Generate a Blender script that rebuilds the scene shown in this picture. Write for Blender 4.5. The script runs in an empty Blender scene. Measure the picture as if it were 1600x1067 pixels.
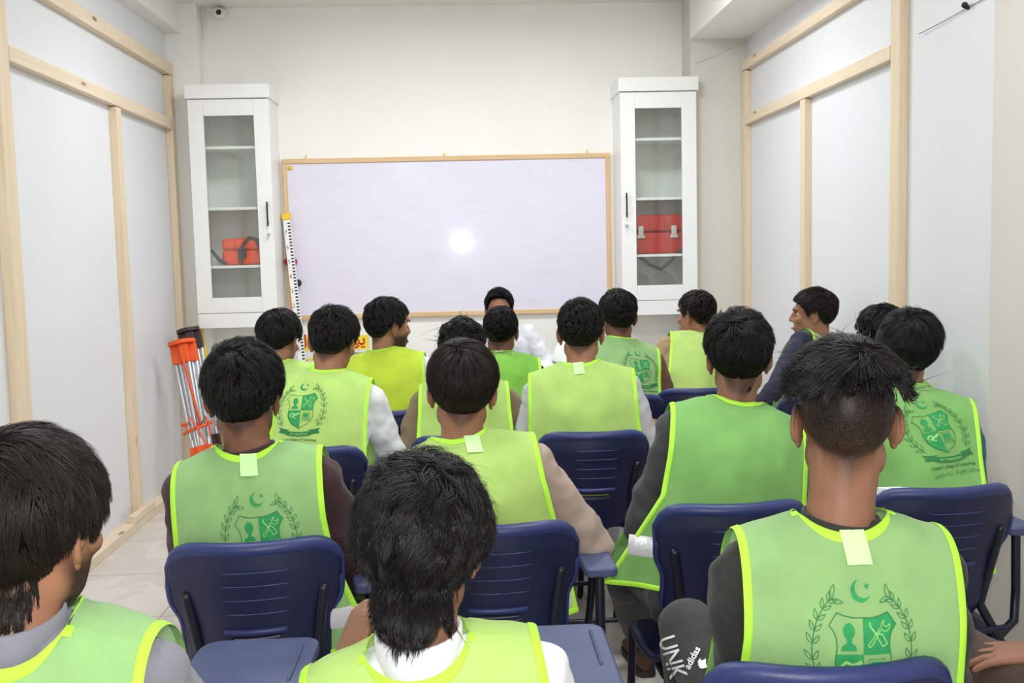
import bpy, bmesh, math, random
import numpy as np
from mathutils import Vector, Matrix, noise as mnoise
from mathutils.bvhtree import BVHTree

SC = bpy.context.scene
COL = SC.collection
PI = math.pi

# ------------------------------------------------------------------ camera
F_PX, CAM_H = 1600.0, 1.5
RHO, PHI, PSI = .024, math.atan(.0893), math.atan(.0464)
CF = Vector((math.sin(PSI) * math.cos(PHI), math.cos(PSI) * math.cos(PHI), -math.sin(PHI)))
_r0 = Vector((math.cos(PSI), -math.sin(PSI), 0)); _u0 = _r0.cross(CF)
CI = _r0 * math.cos(RHO) - _u0 * math.sin(RHO)
CJ = _r0 * math.sin(RHO) + _u0 * math.cos(RHO)
CC = Vector((0, 0, CAM_H))
cd = bpy.data.cameras.new('camera'); cam = bpy.data.objects.new('camera', cd); COL.objects.link(cam)
cd.sensor_width = 36; cd.lens = 36 * F_PX / 1600; cd.clip_start = .02
M3 = Matrix((CI, CJ, -CF)).transposed()
cam.matrix_world = Matrix.Translation(CC) @ M3.to_4x4()
SC.camera = cam

def ray(x, y): return CF + CI * ((x - 800) / F_PX) + CJ * ((533.5 - y) / F_PX)
def aty(x, y, Y): d = ray(x, y); return CC + d * (Y / d.y)
def atz(x, y, z): d = ray(x, y); return CC + d * ((z - CAM_H) / d.z)
def atx(x, y, X): d = ray(x, y); return CC + d * (X / d.x)

# ------------------------------------------------------------------ world, light, exposure
SC.view_settings.view_transform = 'Standard'; SC.view_settings.look = 'None'
SC.view_settings.gamma = 1; SC.view_settings.use_curve_mapping = False
SC.view_settings.exposure = -0.16
w = bpy.data.worlds.new('world'); SC.world = w; w.use_nodes = True
w.node_tree.nodes['Background'].inputs[0].default_value = (.9, .95, 1, 1)
w.node_tree.nodes['Background'].inputs[1].default_value = .3
def area_light(name, loc, target, sx, sy, power, col=(1, 1, 1)):
    d = bpy.data.lights.new(name, 'AREA'); d.shape = 'RECTANGLE'; d.size = sx; d.size_y = sy; d.energy = power; d.color = col
    o = bpy.data.objects.new(name, d); COL.objects.link(o); o.location = loc
    o.rotation_euler = (Vector(target) - Vector(loc)).to_track_quat('-Z', 'Y').to_euler()
    return o
for (lx, ly, pw) in ((-.6, 5.4, 30), (.75, 5.4, 30), (-.75, 2.6, 25), (.85, 2.6, 25), (.85, -1.0, 34), (-.93, -4.0, 60)):
    area_light('ceiling_lamp_light', (lx, ly, 3.08), (lx, ly, 0), .5, .5, pw, (.94, .975, 1))
fl = bpy.data.lights.new('camera_flash', 'AREA'); fl.shape = 'DISK'; fl.size = .09; fl.energy = 26; fl.color = (1, .97, .93)
flo = bpy.data.objects.new('camera_flash', fl); COL.objects.link(flo); flo.location = (0, -.02, 1.63)
flo.rotation_euler = (Vector((.3, 7, 1.9)) - flo.location).to_track_quat('-Z', 'Y').to_euler()

# ------------------------------------------------------------------ materials
def srgb(r, g, b):
    f = lambda c: (c / 255) / 12.92 if c <= 10 else ((c / 255 + .055) / 1.055) ** 2.4
    return (f(r), f(g), f(b), 1)
def mat(name, col, rough=.6, metal=0, spec=.5, var=0, vscale=8, bump=0, bscale=200, alpha=None, coat=0, sheen=0, stretch=(1, 1, 1)):
    m = bpy.data.materials.new(name); m.use_nodes = True
    nt = m.node_tree; b = nt.nodes['Principled BSDF']
    b.inputs['Base Color'].default_value = col; b.inputs['Roughness'].default_value = rough
    b.inputs['Metallic'].default_value = metal; b.inputs['Specular IOR Level'].default_value = spec
    b.inputs['Coat Weight'].default_value = coat; b.inputs['Sheen Weight'].default_value = sheen
    tc = nt.nodes.new('ShaderNodeTexCoord'); mp = nt.nodes.new('ShaderNodeMapping'); mp.inputs['Scale'].default_value = stretch
    nt.links.new(tc.outputs['Object'], mp.inputs[0])
    if var:
        n = nt.nodes.new('ShaderNodeTexNoise'); n.inputs['Scale'].default_value = vscale; n.inputs['Detail'].default_value = 4
        nt.links.new(mp.outputs[0], n.inputs[0])
        r = nt.nodes.new('ShaderNodeValToRGB'); r.color_ramp.elements[0].position = .3; r.color_ramp.elements[1].position = .72
        c0 = tuple(min(1, c * (1 - var)) for c in col[:3]) + (1,); c1 = tuple(min(1, c * (1 + var)) for c in col[:3]) + (1,)
        r.color_ramp.elements[0].color = c0; r.color_ramp.elements[1].color = c1
        nt.links.new(n.outputs[0], r.inputs[0]); nt.links.new(r.outputs[0], b.inputs['Base Color'])
    if bump:
        n2 = nt.nodes.new('ShaderNodeTexNoise'); n2.inputs['Scale'].default_value = bscale; n2.inputs['Detail'].default_value = 3
        nt.links.new(mp.outputs[0], n2.inputs[0])
        bp = nt.nodes.new('ShaderNodeBump'); bp.inputs['Strength'].default_value = bump; bp.inputs['Distance'].default_value = .003
        nt.links.new(n2.outputs[0], bp.inputs['Height']); nt.links.new(bp.outputs[0], b.inputs['Normal'])
    if alpha is not None: b.inputs['Alpha'].default_value = alpha
    return m

def wood_mat(name, c0, c1, axis=2):
    m = mat(name, c0, .6, bump=.15, bscale=60); nt = m.node_tree; b = nt.nodes['Principled BSDF']
    tc = nt.nodes.new('ShaderNodeTexCoord'); mp = nt.nodes.new('ShaderNodeMapping')
    s = [28, 28, 28]; s[axis] = 1.6; mp.inputs['Scale'].default_value = s
    nt.links.new(tc.outputs['Object'], mp.inputs[0])
    n = nt.nodes.new('ShaderNodeTexNoise'); n.inputs['Scale'].default_value = 1.5; n.inputs['Detail'].default_value = 5
    n.inputs['Distortion'].default_value = .6; nt.links.new(mp.outputs[0], n.inputs[0])
    r = nt.nodes.new('ShaderNodeValToRGB'); r.color_ramp.elements[0].position = .25; r.color_ramp.elements[1].position = .75
    r.color_ramp.elements[0].color = c1; r.color_ramp.elements[1].color = c0; nt.links.new(n.outputs[0], r.inputs[0])
    # knots
    mp2 = nt.nodes.new('ShaderNodeMapping'); s2 = [9, 9, 9]; s2[axis] = 2.6; mp2.inputs['Scale'].default_value = s2
    nt.links.new(tc.outputs['Object'], mp2.inputs[0])
    v = nt.nodes.new('ShaderNodeTexVoronoi'); v.inputs['Scale'].default_value = 1; nt.links.new(mp2.outputs[0], v.inputs[0])
    kr = nt.nodes.new('ShaderNodeValToRGB'); kr.color_ramp.elements[0].position = .05; kr.color_ramp.elements[1].position = .13
    kr.color_ramp.elements[0].color = srgb(110, 75, 45); kr.color_ramp.elements[1].color = (1, 1, 1, 1)
    nt.links.new(v.outputs['Distance'], kr.inputs[0])
    mx = nt.nodes.new('ShaderNodeMixRGB'); mx.blend_type = 'MULTIPLY'; mx.inputs[0].default_value = .8
    nt.links.new(r.outputs[0], mx.inputs[1]); nt.links.new(kr.outputs[0], mx.inputs[2]); nt.links.new(mx.outputs[0], b.inputs['Base Color'])
    return m

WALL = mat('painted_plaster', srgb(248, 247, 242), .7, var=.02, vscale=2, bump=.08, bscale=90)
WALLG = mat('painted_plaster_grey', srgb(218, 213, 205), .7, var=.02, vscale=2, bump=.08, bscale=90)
PANEL = mat('white_partition_board', srgb(230, 231, 234), .5, var=.015, vscale=1.5, bump=.05, bscale=300)
CEIL = mat('ceiling_paint', srgb(238, 235, 228), .8, var=.02, vscale=2)
PINE_V = wood_mat('pine_vertical', srgb(236, 219, 193), srgb(225, 202, 170), 2)
PINE_Y = wood_mat('pine_lengthwise', srgb(237, 221, 197), srgb(226, 204, 174), 1)
FRAME_X = wood_mat('board_frame_wood', srgb(232, 200, 158), srgb(214, 176, 128), 0)
FRAME_Z = wood_mat('board_frame_wood_upright', srgb(232, 200, 158), srgb(210, 168, 120), 2)
WOODTAB = wood_mat('brown_tablet_wood', srgb(160, 122, 92), srgb(130, 96, 70), 1)
CABW = mat('white_laminate', srgb(244, 244, 242), .35, var=.008, vscale=3)
CABIN = mat('cabinet_back_panel', srgb(232, 236, 230), .6, var=.03, vscale=4)
METAL = mat('aluminium', srgb(205, 208, 214), .3, metal=.8, var=.05, vscale=20)
CHROME = mat('silver_metal', srgb(210, 210, 210), .2, metal=1)
BLACKM = mat('black_metal', srgb(24, 24, 26), .35, var=.1, vscale=20)
DARKTUBE = mat('dark_painted_tube', srgb(24, 26, 42), .35, var=.1, vscale=20)
NAVY = mat('navy_plastic', srgb(24, 30, 66), .42, var=.08, vscale=10, bump=.12, bscale=450)
NAVYL = mat('worn_blue_grey_plastic', srgb(72, 80, 118), .5, var=.08, vscale=12, bump=.12, bscale=400)
GROOVE = mat('pale_rib_plastic', srgb(78, 86, 140), .5, var=.3, vscale=60)  # lighter blue for the backrest ribs, mottled at random
ORANGE = mat('orange_plastic', srgb(240, 92, 28), .45, var=.06, vscale=12)
ORED = mat('orange_red_case', srgb(240, 84, 40), .4, var=.06, vscale=12)
REDC = mat('red_case', srgb(190, 40, 34), .4, var=.08, vscale=9)
STRAP = mat('grey_webbing', srgb(70, 72, 80), .8, bump=.3, bscale=500)
YEL = mat('yellow_paint', srgb(242, 200, 40), .5, var=.04)
YELP = mat('yellow_poster', srgb(248, 226, 60), .5, var=.04)
REDT = mat('red_print', srgb(214, 40, 30), .5)
BLUET = mat('blue_print', srgb(60, 70, 150), .5)
BLK = mat('black_print', srgb(22, 22, 22), .5)
WHT = mat('white_plastic', srgb(238, 238, 238), .4, var=.01)
SILVER = mat('silver_reflective_tape', srgb(214, 216, 222), .35, metal=.15, var=.08, vscale=50, bump=.4, bscale=60)
PRINT = mat('green_fabric_print', srgb(38, 152, 84), .75, var=.12, vscale=60)
TEXTP = mat('dark_green_text_print', srgb(40, 120, 66), .75)
TAG = mat('pale_size_label', srgb(205, 248, 175), .6, var=.04, vscale=20)
EYEW = mat('eye_white', srgb(225, 220, 214), .25)
EYED = mat('dark_iris', srgb(30, 18, 12), .2)
LIP = mat('lips', srgb(150, 88, 76), .5, var=.05)
BROWM = mat('eyebrow_hair', srgb(22, 16, 13), .7)
SHOE = mat('brown_shoe_leather', srgb(92, 66, 50), .5, var=.15, vscale=15)
SOLE = mat('dark_shoe_sole', srgb(60, 48, 40), .8)

def glass_mat():
    m = bpy.data.materials.new('cabinet_glass'); m.use_nodes = True; nt = m.node_tree; nt.nodes.clear()
    o = nt.nodes.new('ShaderNodeOutputMaterial'); t = nt.nodes.new('ShaderNodeBsdfTransparent'); g = nt.nodes.new('ShaderNodeBsdfGlossy')
    t.inputs[0].default_value = (.97, .985, .975, 1); g.inputs['Roughness'].default_value = .02; mx = nt.nodes.new('ShaderNodeMixShader')
    mx.inputs[0].default_value = .05; nt.links.new(t.outputs[0], mx.inputs[1]); nt.links.new(g.outputs[0], mx.inputs[2]); nt.links.new(mx.outputs[0], o.inputs[0])
    return m
GLASS = glass_mat()

def board_mat():
    m = mat('whiteboard_enamel', srgb(226, 225, 238), .6, spec=.1, coat=.2); nt = m.node_tree; b = nt.nodes['Principled BSDF']; b.inputs['Coat Roughness'].default_value = .09
    tc = nt.nodes.new('ShaderNodeTexCoord'); mp = nt.nodes.new('ShaderNodeMapping'); mp.inputs['Scale'].default_value = (1.2, 1, 5)
    mp.inputs['Rotation'].default_value = (0, .12, 0)
    nt.links.new(tc.outputs['Object'], mp.inputs[0]); n = nt.nodes.new('ShaderNodeTexNoise'); n.inputs['Scale'].default_value = 3.5; n.inputs['Detail'].default_value = 6
    nt.links.new(mp.outputs[0], n.inputs[0]); r = nt.nodes.new('ShaderNodeValToRGB')
    r.color_ramp.elements[0].position = .25; r.color_ramp.elements[0].color = srgb(226, 223, 238)
    r.color_ramp.elements[1].position = .5; r.color_ramp.elements[1].color = srgb(231, 228, 243)
    nt.links.new(n.outputs[0], r.inputs[0]); nt.links.new(r.outputs[0], b.inputs['Base Color'])
    return m
BOARD = board_mat()

def floor_mat():
    m = mat('cream_floor_tiles', srgb(205, 192, 176), .3, spec=.4); nt = m.node_tree; b = nt.nodes['Principled BSDF']
    tc = nt.nodes.new('ShaderNodeTexCoord'); br = nt.nodes.new('ShaderNodeTexBrick')
    mp = nt.nodes.new('ShaderNodeMapping'); mp.inputs['Location'].default_value = (.14, .1, 0)
    nt.links.new(tc.outputs['Object'], mp.inputs[0]); nt.links.new(mp.outputs[0], br.inputs[0])
    br.offset = 0; br.inputs['Scale'].default_value = 1; br.inputs['Brick Width'].default_value = .6; br.inputs['Row Height'].default_value = .6
    br.inputs['Mortar Size'].default_value = .0025; br.inputs['Mortar'].default_value = srgb(140, 128, 114)
    n = nt.nodes.new('ShaderNodeTexNoise'); n.inputs['Scale'].default_value = 2.6; n.inputs['Detail'].default_value = 8; n.inputs['Distortion'].default_value = 1.6
    nt.links.new(tc.outputs['Object'], n.inputs[0]); r = nt.nodes.new('ShaderNodeValToRGB')
    e = r.color_ramp.elements; e[0].position = .3; e[0].color = srgb(213, 206, 199); e[1].position = .7; e[1].color = srgb(216, 209, 202)
    v = e.new(.5); v.color = srgb(219, 212, 205); v2 = e.new(.47); v2.color = srgb(208, 200, 193)
    nt.links.new(n.outputs[0], r.inputs[0]); nt.links.new(r.outputs[0], br.inputs['Color1']); nt.links.new(r.outputs[0], br.inputs['Color2'])
    nt.links.new(br.outputs[0], b.inputs['Base Color'])
    return m
FLOOR = floor_mat()

def vest_mat(name, col, see=.2, dark=None):
    """Fluorescent open-mesh polyester: fine knit holes show what is worn beneath."""
    m = mat(name, col, .85, bump=.25, bscale=700, sheen=.15, var=.09, vscale=14); nt = m.node_tree; b = nt.nodes['Principled BSDF']
    out = nt.nodes['Material Output']; t = nt.nodes.new('ShaderNodeBsdfTransparent'); mx = nt.nodes.new('ShaderNodeMixShader')
    tl = nt.nodes.new('ShaderNodeBsdfTranslucent'); tl.inputs[0].default_value = col; m2 = nt.nodes.new('ShaderNodeMixShader'); m2.inputs[0].default_value = .25
    nt.links.new(b.outputs[0], m2.inputs[1]); nt.links.new(tl.outputs[0], m2.inputs[2])
    tc = nt.nodes.new('ShaderNodeTexCoord'); n = nt.nodes.new('ShaderNodeTexNoise'); n.inputs['Scale'].default_value = 9; n.inputs['Detail'].default_value = 6
    nt.links.new(tc.outputs['Object'], n.inputs[0])
    mr = nt.nodes.new('ShaderNodeMapRange'); mr.inputs[1].default_value = .3; mr.inputs[2].default_value = .7
    mr.inputs[3].default_value = see * .7; mr.inputs[4].default_value = see * 1.3
    nt.links.new(n.outputs[0], mr.inputs[0]); nt.links.new(mr.outputs[0], mx.inputs[0])
    nt.links.new(m2.outputs[0], mx.inputs[1]); nt.links.new(t.outputs[0], mx.inputs[2]); nt.links.new(mx.outputs[0], out.inputs[0])
    return m
VG = vest_mat('green_mesh_vest', srgb(170, 220, 144), .09)
VGD = vest_mat('leaf_green_mesh_vest', srgb(146, 208, 116), .10)
VY = vest_mat('lime_mesh_vest', srgb(202, 240, 132), .12)
VYY = vest_mat('yellow_lime_mesh_vest', srgb(214, 240, 58), .12)
VD = vest_mat('deep_green_mesh_vest', srgb(146, 220, 80), .14)
TRIM = mat('fluorescent_edging', srgb(180, 244, 66), .7, var=.04, vscale=30)

def skin_mat(name, col):
    m = mat(name, col, .5, var=.06, vscale=18, bump=.08, bscale=260, spec=.25); nt = m.node_tree; b = nt.nodes['Principled BSDF']
    src = b.inputs['Base Color'].links[0].from_socket
    a = nt.nodes.new('ShaderNodeAttribute'); a.attribute_name = 'stubble'
    tc = nt.nodes.new('ShaderNodeTexCoord'); n = nt.nodes.new('ShaderNodeTexNoise'); n.inputs['Scale'].default_value = 420; n.inputs['Detail'].default_value = 2
    nt.links.new(tc.outputs['Object'], n.inputs[0])
    ad = nt.nodes.new('ShaderNodeMath'); ad.operation = 'MULTIPLY_ADD'; ad.inputs[1].default_value = .9; ad.inputs[2].default_value = -.45
    nt.links.new(n.outputs[0], ad.inputs[0])
    s = nt.nodes.new('ShaderNodeMath'); s.operation = 'MULTIPLY_ADD'; nt.links.new(ad.outputs[0], s.inputs[0]); nt.links.new(a.outputs['Fac'], s.inputs[1]); nt.links.new(a.outputs['Fac'], s.inputs[2]); s.use_clamp = True
    mx = nt.nodes.new('ShaderNodeMixRGB'); mx.inputs[2].default_value = srgb(26, 20, 18)
    nt.links.new(s.outputs[0], mx.inputs[0]); nt.links.new(src, mx.inputs[1]); nt.links.new(mx.outputs[0], b.inputs['Base Color'])
    b.inputs['Subsurface Weight'].default_value = .06; b.inputs['Subsurface Radius'].default_value = (.012, .004, .002)
    return m
SK1 = skin_mat('brown_skin', srgb(144, 103, 82)); SK2 = skin_mat('warm_brown_skin', srgb(158, 112, 88)); SK3 = skin_mat('deep_brown_skin', srgb(124, 85, 66))
def hair_mat(name, col, rough=.34):
    return mat(name, col, rough + .07, spec=.34, var=.25, vscale=40)
HBLACK = hair_mat('black_hair', srgb(20, 18, 19)); HBROWN = hair_mat('dark_brown_hair', srgb(34, 25, 21), .38); HSOFT = hair_mat('soft_black_hair', srgb(26, 23, 23), .45)
HSHINE = mat('glossy_black_hair', srgb(20, 18, 20), .38, spec=.4, var=.25, vscale=40)
HUNDER = mat('dense_under_hair', srgb(13, 11, 11), .9, spec=.05, bump=.5, bscale=160)
def cloth(name, col, rough=.85): return mat(name, col, rough, var=.06, vscale=14, bump=.35, bscale=350, sheen=.1)

# ------------------------------------------------------------------ mesh builder
class MB:
    def __init__(s): s.v = []; s.f = []; s.m = []
    def add(s, vs, fs, mi=0):
        o = len(s.v); s.v.extend([tuple(p) for p in vs]); s.f.extend([tuple(i + o for i in f) for f in fs]); s.m.extend([mi] * len(fs)); return s
    def box(s, lo, hi, mi=0, M=None):
        x0, y0, z0 = lo; x1, y1, z1 = hi
        vs = [Vector(p) for p in ((x0, y0, z0), (x1, y0, z0), (x1, y1, z0), (x0, y1, z0), (x0, y0, z1), (x1, y0, z1), (x1, y1, z1), (x0, y1, z1))]
        if M is not None: vs = [M @ p for p in vs]
        return s.add(vs, [(0, 3, 2, 1), (4, 5, 6, 7), (0, 1, 5, 4), (1, 2, 6, 5), (2, 3, 7, 6), (3, 0, 4, 7)], mi)
    def loft(s, secs, n=20, mi=0, sq=1.0):
        """secs: list of (centre, xvec, yvec) half axes; closed with flat fans."""
        vs = []; k = len(secs)
        for c, X, Y in secs:
            for i in range(n):
                a = 2 * PI * i / n; ca, sa = math.cos(a), math.sin(a)
                ca = math.copysign(abs(ca) ** sq, ca); sa = math.copysign(abs(sa) ** sq, sa)
                vs.append(Vector(c) + Vector(X) * ca + Vector(Y) * sa)
        fs = []
        for j in range(k - 1):
            for i in range(n):
                a = j * n + i; b = j * n + (i + 1) % n; fs.append((a, b, b + n, a + n))
        fs.append(tuple(reversed(range(n)))); fs.append(tuple(range((k - 1) * n, k * n)))
        return s.add(vs, fs, mi)
    def chain(s, pts, rad, n=12, mi=0, cap=True, flat=1.0, side=None):
        """tapered tube through points with rounded ends."""
        P = [Vector(p) for p in pts]; R = list(rad); N = len(P)
        T = [(P[min(i + 1, N - 1)] - P[max(i - 1, 0)]).normalized() for i in range(N)]
        if cap:
            P0, R0, T0 = [], [], []
            for q in (1.0, .8, .45): P0.append(P[0] - T[0] * R[0] * q); R0.append(R[0] * math.sqrt(max(0, 1 - q * q)) + 1e-5); T0.append(T[0])
            P1, R1, T1 = [], [], []
            for q in (.45, .8, 1.0): P1.append(P[-1] + T[-1] * R[-1] * q); R1.append(R[-1] * math.sqrt(max(0, 1 - q * q)) + 1e-5); T1.append(T[-1])
            P = P0 + P + P1; R = R0 + R + R1; T = T0 + T + T1
        ref = Vector(side) if side is not None else (Vector((0, 0, 1)) if abs(T[0].z) < .9 else Vector((1, 0, 0)))
        secs = []
        for p, r, t in zip(P, R, T):
            X = (ref - t * ref.dot(t)).normalized(); Y = t.cross(X); ref = X
            secs.append((p, X * r, Y * r * flat))
        return s.loft(secs, n, mi)
    def ell(s, c, r, M=None, nu=20, nv=12, mi=0):
        c = Vector(c); M = M if M is not None else Matrix.Identity(3); vs = []
        vs.append(c + M @ Vector((0, 0, -r[2])))
        for j in range(1, nv):
            ph = -PI / 2 + PI * j / nv
            for i in range(nu):
                a = 2 * PI * i / nu; vs.append(c + M @ Vector((r[0] * math.cos(ph) * math.cos(a), r[1] * math.cos(ph) * math.sin(a), r[2] * math.sin(ph))))
        vs.append(c + M @ Vector((0, 0, r[2]))); fs = []
        for i in range(nu): fs.append((0, 1 + (i + 1) % nu, 1 + i))
        for j in range(nv - 2):
            for i in range(nu):
                a = 1 + j * nu + i; b = 1 + j * nu + (i + 1) % nu; fs.append((a, b, b + nu, a + nu))
        L = len(vs) - 1
        for i in range(nu): fs.append((L, L - nu + i, L - nu + (i + 1) % nu))
        return s.add(vs, fs, mi)
    def prism(s, poly, z0, z1, M, mi=0):
        """poly in local XY extruded along local Z."""
        n = len(poly); vs = [M @ Vector((x, y, z0)) for x, y in poly] + [M @ Vector((x, y, z1)) for x, y in poly]
        fs = [tuple(reversed(range(n))), tuple(range(n, 2 * n))] + [(i, (i + 1) % n, n + (i + 1) % n, n + i) for i in range(n)]
        return s.add(vs, fs, mi)
    def data(s, name, mats, smooth=False):
        me = bpy.data.meshes.new(name); me.from_pydata([tuple(p) for p in s.v], [], s.f)
        for m in mats: me.materials.append(m)
        if any(s.m): me.polygons.foreach_set('material_index', s.m)
        if smooth: me.polygons.foreach_set('use_smooth', [True] * len(me.polygons))
        me.update(); return me
    def build(s, name, mats, parent=None, smooth=False, bevel=0, seg=2, origin=None):
        if not isinstance(mats, (list, tuple)): mats = [mats]
        if parent is None and origin is None and s.v:
            a = np.array(s.v); origin = Vector(((a[:, 0].min() + a[:, 0].max()) / 2, (a[:, 1].min() + a[:, 1].max()) / 2, a[:, 2].min()))
        if origin is not None: s.v = [tuple(Vector(p) - origin) for p in s.v]
        o = bpy.data.objects.new(name, s.data(name, mats, smooth)); COL.objects.link(o)
        if parent is not None: o.parent = parent
        if origin is not None: o.location = origin
        bm = bmesh.new(); bm.from_mesh(o.data); bmesh.ops.recalc_face_normals(bm, faces=bm.faces); bm.to_mesh(o.data); bm.free()
        if bevel:
            b = o.modifiers.new('bevel', 'BEVEL'); b.width = bevel; b.segments = seg; b.limit_method = 'ANGLE'; b.angle_limit = math.radians(40)
            o.data.polygons.foreach_set('use_smooth', [True] * len(o.data.polygons))
            try: b.harden_normals = True
            except Exception: pass
        return o

def tag(o, label=None, cat=None, group=None, kind=None):
    if label: o['label'] = label
    if cat: o['category'] = cat
    if group: o['group'] = group
    if kind: o['kind'] = kind
    return o
def empty(name, loc, rz=0):
    o = bpy.data.objects.new(name, None); COL.objects.link(o); o.location = loc; o.rotation_euler = (0, 0, rz); o.empty_display_size = .1
    return o
def copy_tree(o, parent=None):
    c = o.copy(); COL.objects.link(c)
    if parent is not None: c.parent = parent
    for ch in [x for x in SC.objects if x.parent == o]: copy_tree(ch, c)
    return c
def struct(name, mb, m, **k):
    return tag(mb.build(name, m, **k), kind='structure')
def frame_pts(M, pts): return [M @ Vector(p) for p in pts]

_font_ar = None
def text_tris(txt, size, arabic=False, bold=0.0):
    """letters as a flat triangle mesh centred on x, baseline 0 -> (verts2d, faces)."""
    global _font_ar
    cu = bpy.data.curves.new('t', 'FONT'); cu.body = txt; cu.size = size; cu.align_x = 'CENTER'; cu.offset = bold; cu.resolution_u = 3
    o = bpy.data.objects.new('t', cu); COL.objects.link(o)
    me = bpy.data.meshes.new_from_object(o.evaluated_get(bpy.context.evaluated_depsgraph_get()))
    V = [(v.co.x, v.co.y) for v in me.vertices]; Fc = [tuple(p.vertices) for p in me.polygons]
    bpy.data.objects.remove(o); bpy.data.curves.remove(cu); bpy.data.meshes.remove(me)
    return V, Fc

# ------------------------------------------------------------------ the room
XL, XR, YB, ZC, YN = -1.87, 1.93, 7.12, 3.16, -4.6
struct('floor', MB().box((XL - .3, YN, -.06), (XR + .3, YB + .2, 0)), FLOOR)
struct('ceiling', MB().box((XL - .3, YN, ZC), (XR + .3, YB + .2, ZC + .1)), CEIL)
struct('wall_back', MB().box((XL - .3, YB, 0), (XR + .3, YB + .2, ZC)), WALL)
struct('wall_behind', MB().box((XL - .3, YN - .2, 0), (XR + .3, YN, ZC)), WALL)
struct('wall_left', MB().box((XL - .3, YN, 0), (XL - .045, YB, ZC)), PANEL)
struct('wall_right', MB().box((XR, 3.58, 0), (XR + .3, YB, ZC)), PANEL)
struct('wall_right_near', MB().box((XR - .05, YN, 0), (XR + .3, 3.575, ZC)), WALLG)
struct('trim_1', MB().box((XL - .045, 6.98, 0), (-1.70, YB, ZC)), WALL)                  # left corner pier
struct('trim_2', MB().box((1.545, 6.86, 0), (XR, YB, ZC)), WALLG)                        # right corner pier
struct('trim_3', MB().box((1.545, YN, 2.86), (XR, 6.86, ZC)), WALL)                      # ceiling beam right
struct('trim_4', MB().box((XL - .045, YN, 2.97), (XL + .06, 6.98, ZC)), WALL)            # ceiling beam left
# timber framing on the partition boards
tn = [5]
def stud(lo, hi, m):
    o = struct('trim_%d' % tn[0], MB().box(lo, hi), m, bevel=.003); tn[0] += 1; return o
for y0, y1, z1 in ((4.36, 4.47, 2.97), (5.80, 5.88, 2.335), (6.90, 6.975, 2.97), (2.55, 2.65, 2.97)):
    stud((XL - .045, y0, 0 if y0 > 5.9 or y0 < 5 else .05), (XL, y1, z1 if y0 < 5.9 else 2.69), PINE_V)
stud((XL - .045, 4.472, 2.34), (XL + .002, 6.898, 2.405), PINE_Y)
stud((XL - .045, 1.2, 2.695), (XL + .002, 6.97, 2.77), PINE_Y)
stud((XL - .045, 1.0, .0), (XL + .03, 6.975, .05), PINE_Y)
stud((XL - .005, 5.62, .05), (XL + .035, 5.99, .09), PINE_Y)
for y0, y1, z1 in ((4.38, 4.475, 2.86), (5.60, 5.68, 2.285), (6.78, 6.855, 2.64)):
    stud((XR - .04, y0, 0), (XR, y1, z1), PINE_V)
stud((XR - .042, 4.48, 2.288), (XR, 6.85, 2.35), PINE_Y)
stud((XR - .042, 4.48, 2.645), (XR, 6.85, 2.705), PINE_Y)
# panel joints
for y, z0, z1 in ((5.2, 2.77, 2.97), (6.1, 2.41, 2.69)):
    stud((XL - .046, y, z0), (XL - .0435, y + .004, z1), PANEL)
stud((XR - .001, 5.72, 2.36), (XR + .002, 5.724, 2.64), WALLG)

# ------------------------------------------------------------------ wall camera with its cable
def dome_camera():
    p = aty(340, 19, 7.0); r = empty('security_camera', p)
    tag(r, 'white dome security camera with black lens at the top left of the back wall', 'security camera')
    b = MB(); b.chain([(0, .12, .012), (0, .06, .01)], [.040, .036], 20); b.build('mount', WHT, r, True, origin=Vector((0, 0, 0)))
    b = MB(); b.ell((.0, .02, 0), (.036, .045, .036)); b.build('housing', WHT, r, True, origin=Vector((0, 0, 0)))
    b = MB(); b.chain([(.012, -.025, -.006), (.013, -.03, -.007)], [.018, .016], 20, cap=True); b.build('lens', BLK, r, True, origin=Vector((0, 0, 0)))
dome_camera()
cb = MB(); pts = [(322, 14), (318, 24), (319, 36), (316, 48), (317, 60), (312, 66), (300, 65)]
cb.chain([aty(x, y, YB - .01 if x > 305 else 6.97) for x, y in pts], [.0035] * len(pts), 6)
tag(cb.build('camera_cable', WHT, smooth=True), 'thin loose cable running down from the security camera to the corner', 'cable')
cb = MB(); a = atx(1436, 53, XR - .015); b_ = atx(1512, 12, XR - .006); c_ = atx(1545, -6, XR - .006)
cb.chain([a, (a + b_) / 2 - Vector((0, 0, .003)), b_, c_], [.0015] * 4, 6)
tag(cb.build('string', STRAP, smooth=True), 'thin grey string stretched across the upper right partition board', 'string')
nb = MB(); nb.chain([b_ + Vector((.0, 0, 0)), b_ + Vector((-.012, 0, .01))], [.008, .012], 10)
tag(nb.build('nail', BLK, smooth=True), 'dark nail head holding the string on the upper right partition board', 'nail')
cb = MB(); pts = [(1065, 70), (1077, 62), (1090, 62)]
cb.chain([aty(x, y, YB - .02) if x < 1078 else aty(x, y, 6.85) for x, y in pts], [.003] * 3, 6)
cb2 = [aty(1085, 98, 6.85), aty(1120, 85, 6.85), aty(1165, 62, 6.85), atx(1175, 58, XR - .01)]
m_ = MB(); m_.chain(cb2, [.003] * 4, 6)
tag(m_.build('wall_cable', WHT, smooth=True), 'thin white cable slanting across the pier above the right cabinet', 'cable')

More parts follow.
